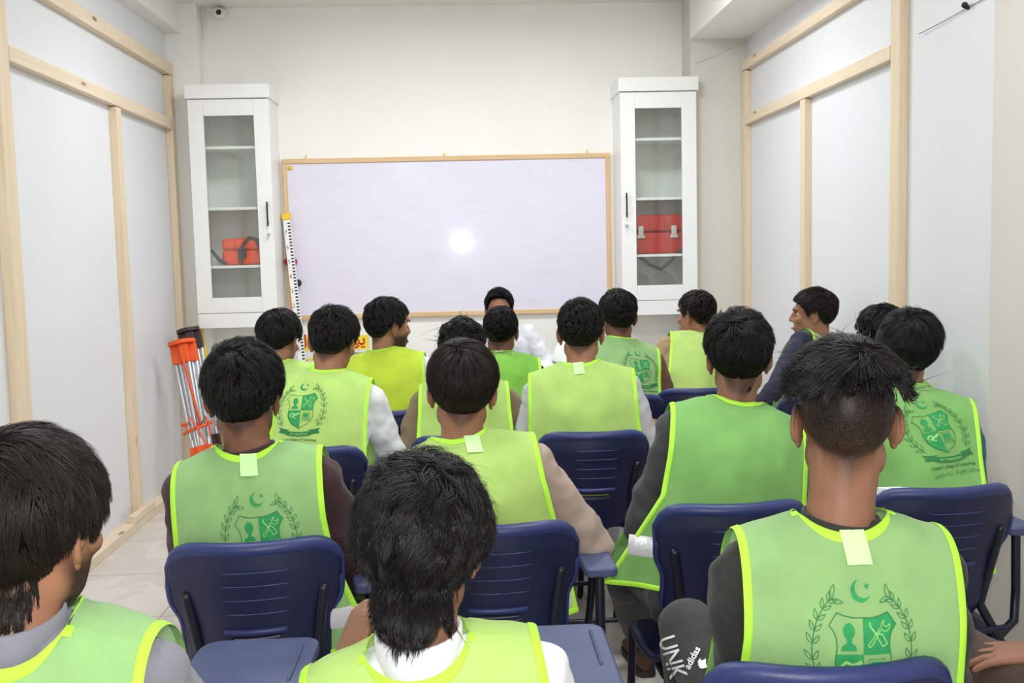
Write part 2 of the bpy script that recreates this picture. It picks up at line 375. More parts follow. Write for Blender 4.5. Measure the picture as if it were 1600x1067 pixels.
# ------------------------------------------------------------------ whiteboard
def whiteboard():
    x0, x1, z0, z1 = -1.205, 1.035, 1.055, 2.15; y = YB - .03
    r = empty('whiteboard', ((x0 + x1) / 2, YB, z0)); w = (x1 - x0) / 2; h = z1 - z0
    tag(r, 'large white marker board in a pale wooden frame on the back wall', 'whiteboard')
    O = Vector((0, 0, 0)); t = .032
    MB().box((-w + t * .6, -.022, t * .6), (w - t * .6, -.002, h - t * .6)).build('writing_surface', BOARD, r, origin=O)
    for lo, hi in (((-w, -.034, h - t), (w, 0, h)), ((-w, -.034, 0), (w, 0, t))):
        MB().box(lo, hi).build('frame_rail', FRAME_X, r, bevel=.004, origin=O)
    for lo, hi in (((-w, -.034, t), (-w + t, 0, h - t)), ((w - t, -.034, t), (w, 0, h - t))):
        MB().box(lo, hi).build('frame_stile', FRAME_Z, r, bevel=.004, origin=O)
    for hx in (-w + .16, -.02, w - .16):
        b = MB(); b.chain([(hx, -.02, h), (hx, -.02, h + .014), (hx + .006, -.02, h + .02)], [.004] * 3, 8); b.build('hanging_hook', YEL, r, True, origin=O)
    b = MB(); b.chain([(-w + .055, -.022, h - .06), (-w + .055, -.026, h - .06)], [.017, .015], 14); b.build('sticker', YEL, r, True, origin=O)
    return r
whiteboard()
b = MB(); k = aty(466, 442, YB - .045); b.chain([k + Vector((0, .018, 0)), k + Vector((0, -.015, 0))], [.012, .026], 14)
tag(b.build('magnet', BLK, smooth=True), 'round black knob stuck to the lower left of the whiteboard', 'magnet')
b = MB(); k = aty(453, 409, YB - .065)
b.chain([k + Vector((-.03, .02, 0)), k + Vector((-.015, 0, 0)), k + Vector((.015, 0, 0)), k + Vector((.03, .02, 0))], [.022, .027, .027, .022], 14, flat=.5)
tag(b.build('red_handle', REDC, smooth=True), 'red rounded clamp on the left frame of the whiteboard behind the measuring staff', 'clamp')

# ------------------------------------------------------------------ cabinets
def cabinet(x0, x1, z0, z1, yf, side, label):
    """side: +1 handle on the right stile, -1 on the left stile."""
    r = empty('wall_cabinet', ((x0 + x1) / 2, YB, z0)); w = (x1 - x0) / 2; h = z1 - z0; d = YB - yf; O = Vector((0, 0, 0))
    tag(r, label, 'cabinet', 'tall white glass-door wall cabinets')
    b = MB(); t = .018
    b.box((-w, -d + .02, 0), (-w + t, 0, h)).box((w - t, -d + .02, 0), (w, 0, h)).box((-w + t, -d + .02, h - t), (w - t, 0, h)).box((-w + t, -d + .02, 0), (w - t, 0, t))
    b.build('carcass', CABW, r, origin=O)
    MB().box((-w + t, -.012, t), (w - t, -.002, h - t)).build('back_panel', CABIN, r, origin=O)
    ch = .085
    MB().box((-w - .012, -d - .02, h - ch), (w + .012, 0, h + .004)).build('cornice', CABW, r, bevel=.003, origin=O)
    MB().box((-w, -d, 0), (w, -d + .019, ch + .01)).build('plinth', CABW, r, bevel=.003, origin=O)
    dz0, dz1 = ch + .014, h - ch - .004; st = .098; rt, rb = .105, .10
    dr = MB(); y0, y1 = -d, -d + .019
    dr.box((-w, y0, dz0), (-w + st, y1, dz1)).box((w - st, y0, dz0), (w, y1, dz1))
    dr.box((-w + st, y0 + .001, dz0), (w - st, y1, dz0 + rb)).box((-w + st, y0 + .001, dz1 - rt), (w - st, y1, dz1))
    door = dr.build('door', CABW, r, bevel=.0025, origin=O)
    MB().box((-w + st - .004, y0 + .009, dz0 + rb - .004), (w - st + .004, y0 + .013, dz1 - rt + .004)).build('glass_pane', GLASS, door, origin=O)
    hx = side * (w - .032); hz = h * .47
    b = MB(); b.box((hx - .005, y0 - .03, hz - .08), (hx + .005, y0 - .02, hz + .08)).box((hx - .004, y0 - .022, hz - .06), (hx + .004, y0 + .001, hz - .05)).box((hx - .004, y0 - .022, hz + .05), (hx + .004, y0 + .001, hz + .06))
    b.build('handle', BLACKM, door, bevel=.002, origin=O)
    b = MB(); b.chain([(hx, y0, hz - .13), (hx, y0 - .012, hz - .13)], [.011, .009], 14).box((hx - .002, y0 - .035, hz - .15), (hx + .002, y0 - .012, hz - .125)); b.build('lock', CHROME, door, True, origin=O)
    for q in shelf_q:
        MB().box((-w + t, -d + .035, h * q - .009), (w - t, -.012, h * q + .009)).build('shelf', CABW, r, bevel=.001, origin=O)
    return r
YF = 6.78
shelf_q = (.255, .497, .748)
a0, a1 = aty(296, 510, YF), aty(415, 137, YF)
LX0, LX1, LZ0, LZ1 = -1.738, -1.222, 1.035, 2.60
cabinet(LX0, LX1, LZ0, LZ1, YF, 1, 'tall white glass-door cabinet left of the whiteboard holding an orange case')
RX0, RX1, RZ0, RZ1 = 1.06, 1.565, 1.045, 2.60
cabinet(RX0, RX1, RZ0, RZ1, YF, -1, 'tall white glass-door cabinet right of the whiteboard holding a red case with silver latches')

def case(x, z, y, w, h, d, m, label, latches):
    r = empty('instrument_case', (x, y, z)); O = Vector((0, 0, 0)); tag(r, label, 'case')
    MB().box((-w / 2, -d / 2, 0), (w / 2, d / 2, h * .55)).build('base_shell', m, r, bevel=.02, seg=4, origin=O)
    MB().box((-w / 2, -d / 2, h * .56), (w / 2, d / 2, h)).build('lid', m, r, bevel=.022, seg=4, origin=O)
    MB().box((-w * .14, -d / 2 - .008, h * .60), (w * .14, -d / 2 + .01, h * .93)).build('front_panel', m, r, bevel=.006, origin=O)
    if latches:
        for s in (-1, 1):
            b = MB(); b.box((s * w * .31 - .018, -d / 2 - .014, h * .42), (s * w * .31 + .018, -d / 2 + .004, h * .72)).box((s * w * .31 - .026, -d / 2 - .018, h * .40), (s * w * .31 + .026, -d / 2 + .002, h * .48))
            b.build('latch', CHROME, r, bevel=.003, origin=O)
        b = MB(); pts = [(-w * .5, -d / 2 - .005, h * .10), (-w * .33, -d / 2 - .02, -.02), (-w * .16, -d / 2 - .028, -.07), (.02, -d / 2 - .03, -.105), (w * .2, -d / 2 - .028, -.06), (w * .35, -d / 2 - .02, 0), (w * .5, -d / 2 - .005, h * .14)]
        b.chain(pts, [.011] * 7, 8, flat=.35); b.build('strap', STRAP, r, True, origin=O)
    else:
        b = MB(); pts = [(-w * .02, -d / 2 - .012, h * .05), (-w * .03, -d / 2 - .014, h * .5), (.02, -d / 2 - .012, h * .8), (w * .22, -d / 2 - .004, h * 1.02), (w * .38, -d / 2 - .006, h * .95), (w * .48, -d / 2 - .006, h * .6), (w * .5, -d / 2 - .006, h * .1)]
        b.chain(pts, [.012] * 7, 8, flat=.35); b.build('strap', STRAP, r, True, origin=O)
        MB().box((-.02, -d / 2 - .02, h * .25), (.03, -d / 2 + .002, h * .65)).build('buckle', STRAP, r, bevel=.004, origin=O)
        b = MB(); b.chain([(-w * .72, -d / 2 - .02, h * .55), (-w * .55, -d / 2 - .02, h * .2), (-w * .4, -d / 2 - .02, .012)], [.011] * 3, 8, flat=.35); b.build('strap', STRAP, r, True, origin=O)
lh = LZ1 - LZ0
case(-1.45, LZ0 + lh * .255 + .011, 6.93, .26, .175, .16, ORED, 'orange box case with dark strap on a shelf inside the left cabinet', False)
rh = RZ1 - RZ0
case(1.31, RZ0 + rh * .255 + .011, 6.93, .36, .26, .16, REDC, 'red case with two silver latches and hanging strap inside the right cabinet', True)

# ------------------------------------------------------------------ posters under the whiteboard
def put_text(name, txt, size, m, c, ux, uz, parent=None, flat_at=None, bold=0.0, off=(0, 0, 0)):
    V, Fc = text_tris(txt, size, bold=bold); b = MB(); ux, uz, c = Vector(ux), Vector(uz), Vector(c)
    b.add([c + ux * x + uz * y for x, y in V], Fc); return b.build(name, m, parent, origin=Vector((0, 0, 0)) if parent is not None else None)
def rv(codes): return ''.join(chr(c) for c in reversed(codes))
UNI = [0xFBFE, 0xFEEE, 0xFEE7, 0xFE8E, 0xFE8B, 0xFBFF, 0xFB69, 0xFB89]
KALIJ = [0xFB90, 0xFE8E, 0xFEDF, 0xFE9E]; AAF = [0xFE81, 0xFED1]
TECH = [0xFB68, 0xFBFF, 0xFB93, 0xFEE8, 0xFE8E, 0xFEDF, 0xFEEE, 0xFE9F, 0xFBFD]
URDU = rv(UNI + [32] + KALIJ + [32] + AAF + [32] + TECH)
p0, p1 = aty(472, 600, YB - .01), aty(576, 523, YB - .01)
r = empty('poster', (p0.x, YB - .004, p0.z)); O = Vector((0, 0, 0)); W_, H_ = p1.x - p0.x, p1.z - p0.z
tag(r, 'yellow and white poster with red lettering on the wall below the whiteboard', 'poster')
MB().box((0, -.006, 0), (W_, 0, H_)).build('sheet', WHT, r, origin=O)
MB().box((0, -.008, H_ * .70), (W_, -.0062, H_)).build('yellow_header', YELP, r, origin=O)
MB().box((0, -.008, H_ * .50), (W_ * .5, -.0062, H_ * .54)).build('yellow_stripe', YELP, r, origin=O)
MB().box((0, -.008, H_ * .18), (W_ * .09, -.0062, H_ * .5)).build('red_panel', REDT, r, origin=O)
put_text('header_text', rv([0xFBFE, 0xFEEE, 0xFEE7, 0xFE8E]), .11, REDT, (W_ * .80, -.009, H_ * .80), (1, 0, 0), (0, 0, 1), r, bold=.002)
put_text('header_text', rv([0xFE97, 0xFE8E, 0xFEDD]), .11, REDT, (W_ * .09, -.009, H_ * .80), (1, 0, 0), (0, 0, 1), r, bold=.002)
# (small illegible blue line of print)
b = MB()
for i in range(26):
    b.box((W_ * .62 + i * .0055, -.0085, H_ * .60), (W_ * .62 + i * .0055 + .0035, -.0075, H_ * .60 + .010 + .004 * ((i * 7) % 3 == 0)))
b.build('small_print', BLUET, r, origin=O)

# ------------------------------------------------------------------ measuring staff leaning on the whiteboard
def staff():
    top = aty(447, 334, YB - .07); bot = Vector((aty(487, 700, 6.62).x, 6.62, 0)); mid = aty(465, 498, 6.93)
    bot = Vector((top.x + (mid.x - top.x) * top.z / (top.z - mid.z), top.y + (mid.y - top.y) * top.z / (top.z - mid.z), 0))
    Z = (top - bot).normalized(); L = (top - bot).length; X = Vector((1, 0, 0)); X = (X - Z * X.dot(Z)).normalized(); Y = Z.cross(X)
    R = Matrix((X, Y, Z)).transposed(); o = empty('measuring_staff', bot); o.rotation_euler = R.to_euler()
    tag(o, 'tall white and black graduated surveying staff leaning on the left edge of the whiteboard', 'measuring staff')
    O = Vector((0, 0, 0)); zs = .62
    b = MB(); b.box((-.024, -.012, zs), (.024, .012, L - .03), 0); z = zs + .02
    while z < L - .06: b.box((.004, -.0135, z), (.021, -.0118, z + .010), 1); z += .022
    for i in range(int((L - zs) / .1)):
        V, Fc = text_tris(str((i + 7) % 10), .05); b.add([Vector((-.012 + x * .55, -.0135, zs + .05 + i * .1 + y * .8)) for x, y in V], Fc, 1)
    b.build('upper_section', [WHT, BLK], o, origin=O)
    b = MB(); b.box((-.03, -.017, 0), (.03, .017, zs), 0); z = .03
    while z < zs - .03: b.box((-.006, -.0185, z), (.01, -.0168, z + .02), 1); z += .045
    b.build('lower_section', [YEL, BLK], o, origin=O)
    MB().box((-.028, -.018, L - .045), (.028, .016, L)).build('end_cap', YEL, o, bevel=.004, origin=O)
staff()

# ------------------------------------------------------------------ survey tripods in the left corner
def tripod(top, foot, name, label, hm, straps, headsize, pipes=.012, spread=.05):
    top, foot = Vector(top), Vector(foot); Z = (top - foot).normalized(); L = (top - foot).length
    X = Vector((1, 0, 0)); X = (X - Z * X.dot(Z)).normalized(); Y = Z.cross(X)
    o = empty(name, foot); o.rotation_euler = Matrix((X, Y, Z)).transposed().to_euler(); O = Vector((0, 0, 0))
    tag(o, label, 'tripod')
    hs = headsize
    b = MB(); poly = [(hs * math.cos(a), hs * math.sin(a) * .8) for a in [2 * PI * i / 18 for i in range(18)]]
    b.prism(poly, L - .035, L - .01, Matrix.Identity(4)); b.build('head_plate', hm, o, bevel=.004, origin=O)
    for k, (dx, dy) in enumerate(((-spread, .01), (.01, -.02), (spread, .01))):
        b = MB()
        b.chain([(dx - .010, dy, L - .12), (dx * .8 - .010, dy, .34)], [pipes] * 2, 10); b.chain([(dx + .016, dy, L - .12), (dx * .8 + .016, dy, .34)], [pipes] * 2, 10)
        b.chain([(dx + .003, dy, .42), (dx * .7 + .003, dy, .05)], [pipes * 1.1, pipes], 10); leg = b.build('leg', METAL, o, True, origin=O)
        MB().box((dx - .026, dy - .02, L - .15), (dx + .03, dy + .02, L - .035)).build('hinge_block', hm, leg, bevel=.006, origin=O)
        MB().box((dx * .8 - .026, dy - .022, .30), (dx * .8 + .032, dy + .02, .38)).build('clamp', hm, leg, bevel=.006, origin=O)
        b = MB(); b.chain([(dx * .7, dy, .07), (dx * .7, dy, .012)], [.014, .004], 8); b.build('foot_spike', BLACKM, leg, True, origin=O)
    if straps:
        b = MB(); b.chain([(.0, -.045, L - .13), (.02, -.05, L - .35), (.035, -.05, L - .55), (.07, -.045, L * .52), (.085, -.04, L * .46), (.08, -.04, L * .41)], [.008] * 6, 6, flat=.4); b.build('strap', ORANGE, o, True, origin=O)
        b = MB(); zz = .47; q = [(-.085, .0), (-.05, -.04), (.02, -.05), (.08, -.035), (.09, .02), (0, .045), (-.085, 0)]
        b.chain([(x, y, zz + .01 * i) for i, (x, y) in enumerate(q)], [.010] * 7, 6, flat=.4); b.build('strap', ORANGE, o, True, origin=O)
        b = MB(); b.chain([(-.05, -.05, .50), (-.02, -.055, .56), (.01, -.055, .50), (.03, -.055, .43), (.05, -.055, .38)], [.006] * 5, 6, flat=.5); b.build('strap', ORANGE, o, True, origin=O)
    return o
tripod(aty(283, 530, 6.36), Vector((-1.545, 6.12, .0)), 'survey_tripod', 'folded aluminium tripod with orange head and orange straps leaning in the left corner', ORANGE, True, .085)
DHEAD = mat('dark_red_black_plastic', srgb(60, 40, 46), .4, var=.2, vscale=40)
tripod(aty(293, 511, 6.72), Vector((-1.58, 6.50, .0)), 'survey_tripod', 'folded aluminium tripod with dark head standing behind the orange-headed tripod', DHEAD, False, .075, .011, .045)
t_, f_ = aty(311, 513, 6.86), Vector((-1.56, 6.80, 0))
b = MB(); b.chain([f_, t_], [.017, .017], 12); b.chain([t_ - (t_ - f_).normalized() * .03, t_], [.026, .026], 12)
tag(b.build('yellow_pole', YEL, smooth=True), 'yellow pole standing in the corner behind the tripods', 'pole')

# ------------------------------------------------------------------ chairs
def make_chair(wood=False):
    r = empty('lecture_chair', (0, 0, 0)); O = Vector((0, 0, 0))
    # backrest: curved shell with rounded corners, rolled rim and hand slot
    nu, nv = 33, 29; vs, fs, ok = [], [], {}
    def bp(u, v):
        """u -1..1, v 0 (bottom) .. 1 (top)"""
        hw = .166 + .024 * (1 / (1 + math.exp(-(v - .60) * 22)))
        hw -= .035 * max(0, 1 - v / .18) ** 2
        cu = abs(u) ** 9 * .05
        x = u * hw; z = .505 + v * .355 - (cu * (1 if v > .5 else -1)) * abs(v - .5) * 2
        y = -.195 - .075 * v + .070 * u * u + .012 * max(0, v - .86) / .14
        return Vector((x, y, z))
    for j in range(nv):
        for i in range(nu): vs.append(bp(-1 + 2 * i / (nu - 1), j / (nv - 1)))
    for j in range(nv - 1):
        for i in range(nu - 1):
            u = -1 + 2 * (i + .5) / (nu - 1); v = (j + .5) / (nv - 1)
            if abs(u) < .34 and .375 < v < .445: continue
            a = j * nu + i; fs.append((a, a + 1, a + 1 + nu, a + nu))
    b = MB(); b.add(vs, fs); o = b.build('backrest', NAVY, r, True, origin=O)
    sm = o.modifiers.new('solid', 'SOLIDIFY'); sm.thickness = .012; sm.offset = 0
    e = MB(); per = [bp(-1, v / 20) for v in range(0, 21)] + [bp(-1 + 2 * i / 24, 1) for i in range(1, 24)] + [bp(1, 1 - v / 20) for v in range(0, 21)]
    rad = [.007 + .004 * (q.z > .8) for q in per]
    P2 = [q + Vector((0, .006 if q.z > .78 else 0, 0)) for q in per]
    e.chain(P2, [.0085 + .0085 * max(0, min(1, (q.z - .80) / .05)) for q in per], 10); e.build('rim', NAVYLIT, r, True, origin=O)
    g = MB()
    for v in (.865, .775, .68, .585):
        pts = [bp(-.36 + .78 * i / 10, v) + Vector((0, -.0068, 0)) for i in range(11)]
        g.chain(pts, [.0004] + [.0011] * 9 + [.0004], 5)
    g.build('rib', GROOVE, r, True, origin=O)
    g = MB(); pts = [bp(-.38 + .76 * i / 10, .462) + Vector((0, -.007, 0)) for i in range(11)]
    g.chain(pts, [.008] * 11, 8); g.build('slot_lip', NAVYLIT, r, True, origin=O)
    for s in (-1, 1):
        q = MB(); q.chain([bp(s * .80, .70) + Vector((0, -.008, 0)), bp(s * .80, .35) + Vector((0, -.010, 0)), bp(s * .86, .05) + Vector((0, -.012, 0)), (s * .165, -.20, .44), (s * .175, -.215, .20), (s * .19, -.24, .012)], [.0125] * 6, 10)
        q.build('leg', DARKTUBE, r, True, origin=O)
        q = MB(); q.chain([(s * .172, .14, .438), (s * .18, .18, .42), (s * .19, .20, .012)], [.0115] * 3, 10); q.build('leg', DARKTUBE, r, True, origin=O)
        q = MB(); q.chain([(s * .173, -.19, .432), (s * .173, .15, .432)], [.0105] * 2, 10); q.build('side_rail', DARKTUBE, r, True, origin=O)
    for y in (-.215, .19):
        q = MB(); q.chain([(-.183, y, .20), (.183, y, .20)], [.009] * 2, 10); q.build('stretcher', DARKTUBE, r, True, origin=O)
    # seat: dished pan
    nu, nv = 17, 17; vs, fs = [], []
    for j in range(nv):
        for i in range(nu):
            u, v = -1 + 2 * i / (nu - 1), -1 + 2 * j / (nv - 1)
            k = 1 - .10 * (abs(u) * abs(v)) ** 2
            vs.append(Vector((u * .205 * k, v * .205 * k, .455 - .012 * (1 - u * u) * (1 - v * v) - .02 * max(0, v) ** 3 + .03 * max(0, -v) ** 4)))
    for j in range(nv - 1):
        for i in range(nu - 1): a = j * nu + i; fs.append((a, a + 1, a + 1 + nu, a + nu))
    b = MB(); b.add(vs, fs); o = b.build('seat', NAVY, r, True, origin=O); sm = o.modifiers.new('solid', 'SOLIDIFY'); sm.thickness = .014; sm.offset = -1
    # writing tablet on the right with its support
    X0, X1, Y0, Y1, TZ = (.06, .295, -.16, .43, .735) if not wood else (.06, .37, -.12, .60, .775)
    def rc(cx, cy, rr, a0): return [(cx + rr * math.cos(a0 + PI / 2 * i / 6), cy + rr * math.sin(a0 + PI / 2 * i / 6)) for i in range(7)]
    poly = rc(X1 - .035, Y1 - .035, .035, 0) + rc(X0 + .045, Y1 - .045, .045, PI / 2) + rc(X0 + .04, .17 + .04, .04, PI)
    poly += [(.13, .155), (.17, .125), (.195, .08), (.205, .02)] + rc(.215 + .018, Y0 + .018, .018, PI) + rc(X1 - .018, Y0 + .018, .018, 3 * PI / 2)
    tb = MB(); tb.prism(poly, TZ - .024, TZ, Matrix.Identity(4)); t = tb.build('writing_tablet', WOODTAB if wood else NAVYL, r, bevel=.007, seg=3, origin=O)
    gq = MB(); gq.chain([(X1 - .03, .38, TZ), (X1 - .03, .22, TZ)], [.006, .006], 8, flat=.6); gq.build('pen_groove', NAVYL if not wood else WOODTAB, t, True, origin=O)
    q = MB(); q.chain([(.175, -.16, .435), (.245, -.13, .47), (.255, -.12, .55), (.255, -.115, TZ - .022)], [.012] * 4, 10)
    q.chain([(.255, -.115, TZ - .03), (.25, .10, TZ - .032), (.21, .34, TZ - .032)], [.010] * 3, 10)
    q.chain([(.18, .13, .435), (.25, .10, .47), (.255, .05, .58), (.255, .0, TZ - .03)], [.010] * 4, 10)
    q.build('tablet_support', DARKTUBE, r, True, origin=O)
    return r
NAVYLIT = mat('navy_plastic_toplit_edge', srgb(44, 54, 108), .4, var=.1, vscale=14, bump=.15, bscale=400)  # paler navy: top light on the rolled edges is put into the colour
chair_proto = make_chair(); used = [False]
wood_proto = [None]
def place_chair(px, py, yaw, label, wood=False, pos=None):
    """px, py: pixel of the middle of the backrest's top edge (0.86 m above the floor)."""
    q = atz(px, py, .862) if pos is None else Vector(pos)
    q = Vector((q.x, q.y, 0)); R = Matrix.Rotation(yaw, 3, 'Z'); base = q - R @ Vector((0, -.262, 0))
    if wood:
        o = make_chair(True)
    elif not used[0]: o = chair_proto; used[0] = True
    else: o = copy_tree(chair_proto)
    o.location = base; o.rotation_euler = (0, 0, yaw)
    tag(o, label, 'chair', 'navy plastic lecture chairs with writing tablets')
    return o

# ------------------------------------------------------------------ people
def remeshed(mb, voxel, smooth=2, disp=0.0, dsize=.08, fac=.5):
    me = mb.data('tmp', []); o = bpy.data.objects.new('tmp', me); COL.objects.link(o)
    bm = bmesh.new(); bm.from_mesh(me); bmesh.ops.recalc_face_normals(bm, faces=bm.faces); bm.to_mesh(me); bm.free()
    r = o.modifiers.new('r', 'REMESH'); r.mode = 'VOXEL'; r.voxel_size = voxel; r.use_smooth_shade = True
    if smooth: s = o.modifiers.new('s', 'SMOOTH'); s.iterations = smooth; s.factor = fac
    if disp:
        t = bpy.data.textures.new('folds', 'CLOUDS'); t.noise_scale = dsize; t.noise_depth = 1
        d = o.modifiers.new('d', 'DISPLACE'); d.texture = t; d.strength = disp; d.mid_level = .5; d.texture_coords = 'GLOBAL'
        s = o.modifiers.new('s2', 'SMOOTH'); s.iterations = 1
    dg = bpy.context.evaluated_depsgraph_get(); out = bpy.data.meshes.new_from_object(o.evaluated_get(dg))
    bpy.data.objects.remove(o); bpy.data.meshes.remove(me)
    n = len(out.vertices); V = np.empty(n * 3, np.float32); out.vertices.foreach_get('co', V); V = V.reshape(-1, 3)
    F4 = [tuple(p.vertices) for p in out.polygons]
    bpy.data.meshes.remove(out)
    return V, F4

def mesh_obj(name, parts, mats, origin, parent=None, smooth=True):
    """parts: list of (V, F, material index) in world space -> one object."""
    vs, fs, mi = [], [], []; off = 0
    for V, Fc, k in parts:
        V = np.asarray(V, np.float32).reshape(-1, 3); vs.append(V - np.array(origin, np.float32)); fs += [tuple(i + off for i in f) for f in Fc]; mi += [k] * len(Fc); off += len(V)
    V = np.concatenate(vs); me = bpy.data.meshes.new(name); me.from_pydata(V.tolist(), [], fs)
    for m in mats: me.materials.append(m)
    me.polygons.foreach_set('material_index', mi)
    if smooth: me.polygons.foreach_set('use_smooth', [True] * len(fs))
    me.update(); o = bpy.data.objects.new(name, me); COL.objects.link(o)
    if parent is not None: o.parent = parent
    else: o.location = origin
    return o

ELLS = [((0, -.014, .028), (.075, .097, .088)), ((0, .012, -.038), (.061, .078, .078))]
def head_R(D):
    """distance from the head's centre to the scalp/face along unit directions D (n,3)."""
    best = np.full(len(D), .02)
    for c, r in ELLS:
        c = np.array(c); r = np.array(r); a = ((D / r) ** 2).sum(1); b = -2 * ((D * c) / r ** 2).sum(1); k = ((c / r) ** 2).sum() - 1
        disc = b * b - 4 * a * k; t = np.where(disc > 0, (-b + np.sqrt(np.maximum(disc, 0))) / (2 * a), 0); best = np.maximum(best, t)
    return best
_AZ = np.radians([0, 40, 62, 78, 92, 108, 125, 150, 180])
def hairline(az, nape=-38, front=40):
    el = np.array([front, front - 4, 24, -6, 14, 4, -14, nape + 6, nape - 4])
    return np.radians(np.interp(np.abs(az), _AZ, el))
def azel(D):
    return np.arctan2(D[:, 0], D[:, 1]), np.arcsin(np.clip(D[:, 2], -1, 1))
def sstep(x, a, b):
    t = np.clip((x - a) / (b - a), 0, 1); return t * t * (3 - 2 * t)

def make_hair(st, seed, R, H):
    """hair: under-layer cap plus combed tapered locks; returns world verts, faces."""
    rng = np.random.default_rng(seed); top, side, back = st.get('top', .028), st.get('side', .012), st.get('back', .014)
    nape, front = st.get('nape', -38), st.get('front', 40); L, Ls = st.get('len', .055), st.get('slen', .022); fade = st.get('fade')
    def lim(az):
        h = hairline(az, nape, front)
        if fade is not None: h = np.maximum(h, np.radians(np.interp(np.abs(az), [0, 1.1, 1.4, PI], [front, fade, fade, fade])))
        return h
    wrap = st.get('drop', .075)
    def RR(D):
        az, el = azel(D); r = head_R(D); low = sstep(-el, .35, .8) * sstep(np.abs(az), 1.7, 2.3)
        return np.maximum(r, np.minimum(wrap / np.maximum(np.cos(el), .3), .15) * low)
    asym = st.get('asym', 0)
    def vol(D):
        az, el = azel(D); k = sstep(el, .15, 1.0); b = sstep(np.abs(az), 1.6, 2.6)
        v = (side * (1 - b) + back * b) * (1 - k) + top * k
        v = v * (.38 + .62 * sstep(el, -.5, .5) * (1 - .0)) if not st.get('keep') else v
        v = v + st.get('crown', 0) * np.exp(-((el - .35) / .35) ** 2)
        return v * (1 + asym * D[:, 0])
    # cap
    na, ne = 56, 22; az = np.repeat(np.linspace(-PI, PI, na, endpoint=False), ne); v = np.tile(np.linspace(0, 1, ne), na); lo = lim(az) - .02
    el = lo + (PI / 2 - lo) * v; D = np.stack([np.sin(az) * np.cos(el), np.cos(az) * np.cos(el), np.sin(el)], 1)
    g = sstep(v, 0, .45 if fade is not None else .26); nz = np.array([mnoise.noise(Vector(d) * 7 + Vector((seed, 0, 0))) for d in D]); r = head_R(D) - .003 + g * (vol(D) * .62 * (1 + .18 * nz) + .004)
    CV = D * r[:, None]; CFc = []
    for i in range(na):
        for j in range(ne - 1):
            a = i * ne + j; b = ((i + 1) % na) * ne + j; CFc.append((a, b, b + 1, a + 1))
    # locks
    N = st.get('n', 3000); K = st.get('k', 7); D = rng.normal(size=(N * 3, 3)); D /= np.linalg.norm(D, axis=1)[:, None]
    a_, e_ = azel(D); D = D[e_ > lim(a_) + .02 + rng.normal(size=len(D)) * .02][:N]; N = len(D)
    a_, e_ = azel(D); tp = sstep(e_, .25, .95); ln = (Ls * (1 - tp) + L * tp) * rng.uniform(.7, 1.15, N)
    if st.get('blen'): ln = np.maximum(ln, st['blen'] * sstep(np.abs(a_), 1.7, 2.4) * rng.uniform(.6, 1.1, N))
    wz, we = st.get('whorl', (PI + .2, 1.05)); wv = np.array([math.sin(wz) * math.cos(we), math.cos(wz) * math.cos(we), math.sin(we)])
    M = st.get('clumps', 170); gi = rng.integers(0, N, M); lay = rng.uniform(.55, 1.0, N) ** .6
    asg = np.argmax(D @ D[gi].T, axis=1); jit = rng.normal(size=(M, 3)) * st.get('messy', .25); ph = rng.uniform(0, 6.28, M)
    P = np.empty((K, N, 3)); d = D.copy(); grav = st.get('grav', .7); swirl = st.get('swirl', .5); fwd = st.get('comb', (0, .25, 0))
    vv = vol(D); ovc = rng.uniform(-.3, 1.1, M); ovn = rng.uniform(-.2, .2, N)
    for k in range(K):
        t = k / (K - 1); az, el = azel(d); V = vol(d) * .5 + vv * .5
        h = V * (lay * (.62 + .38 * t) + st.get('lift', .12) * t * t * rng.uniform(-.3, 1, N)) + .002 - st.get('tuck', 0) * t
        P[k] = d * (RR(d) + np.maximum(h, .0015))[:, None]
        dd = d @ wv; away = -(wv[None] - d * dd[:, None]); away /= (np.linalg.norm(away, axis=1)[:, None] + .15)
        sw = np.cross(d, wv[None]) * (swirl * np.exp(-(1 - dd) * 2.5))[:, None]
        f = away + sw + np.array([0, 0, -grav]) * (1 - .5 * np.clip(el, 0, 1))[:, None] + np.array(fwd)[None] * sstep(el, .2, .9)[:, None] + jit[asg]
        curl = st.get('curl', 0)
        if curl: f = f + np.cross(d, f) * (curl * np.sin(ph[asg] + t * st.get('cfreq', 7)))[:, None]
        f -= d * (f * d).sum(1)[:, None]; f /= np.linalg.norm(f, axis=1)[:, None] + 1e-6
        dn = d + f * (ln / (K - 1) / (RR(d) + vv))[:, None]; dn /= np.linalg.norm(dn, axis=1)[:, None]
        an, en = azel(dn); over = np.radians(st.get('over', 3)) * (ovc[asg] + ovn); ok = en > lim(an) - over
        d = np.where(ok[:, None], dn, d)
    cl = st.get('clump', .5)
    for k in range(1, K):
        t = (k / (K - 1)) ** 1.3; G = P[k][gi][asg]; P[k] = P[k] * (1 - cl * t) + G * cl * t + (P[0] - P[0][gi][asg]) * (cl * t * .35)
        # keep outside the scalp
        rr = np.linalg.norm(P[k], axis=1); u = P[k] / rr[:, None]; P[k] = u * np.maximum(rr, head_R(u) + .0015)[:, None]
    fly = st.get('fly', .0)
    if fly:
        sel = rng.uniform(size=N) < .06; o = rng.normal(size=(N, 3)) * fly * sel[:, None]
        for k in range(K): P[k] += o * (k / (K - 1)) ** 2
    w0 = st.get('w', .0011); SV = np.empty((K, 3, N, 3))
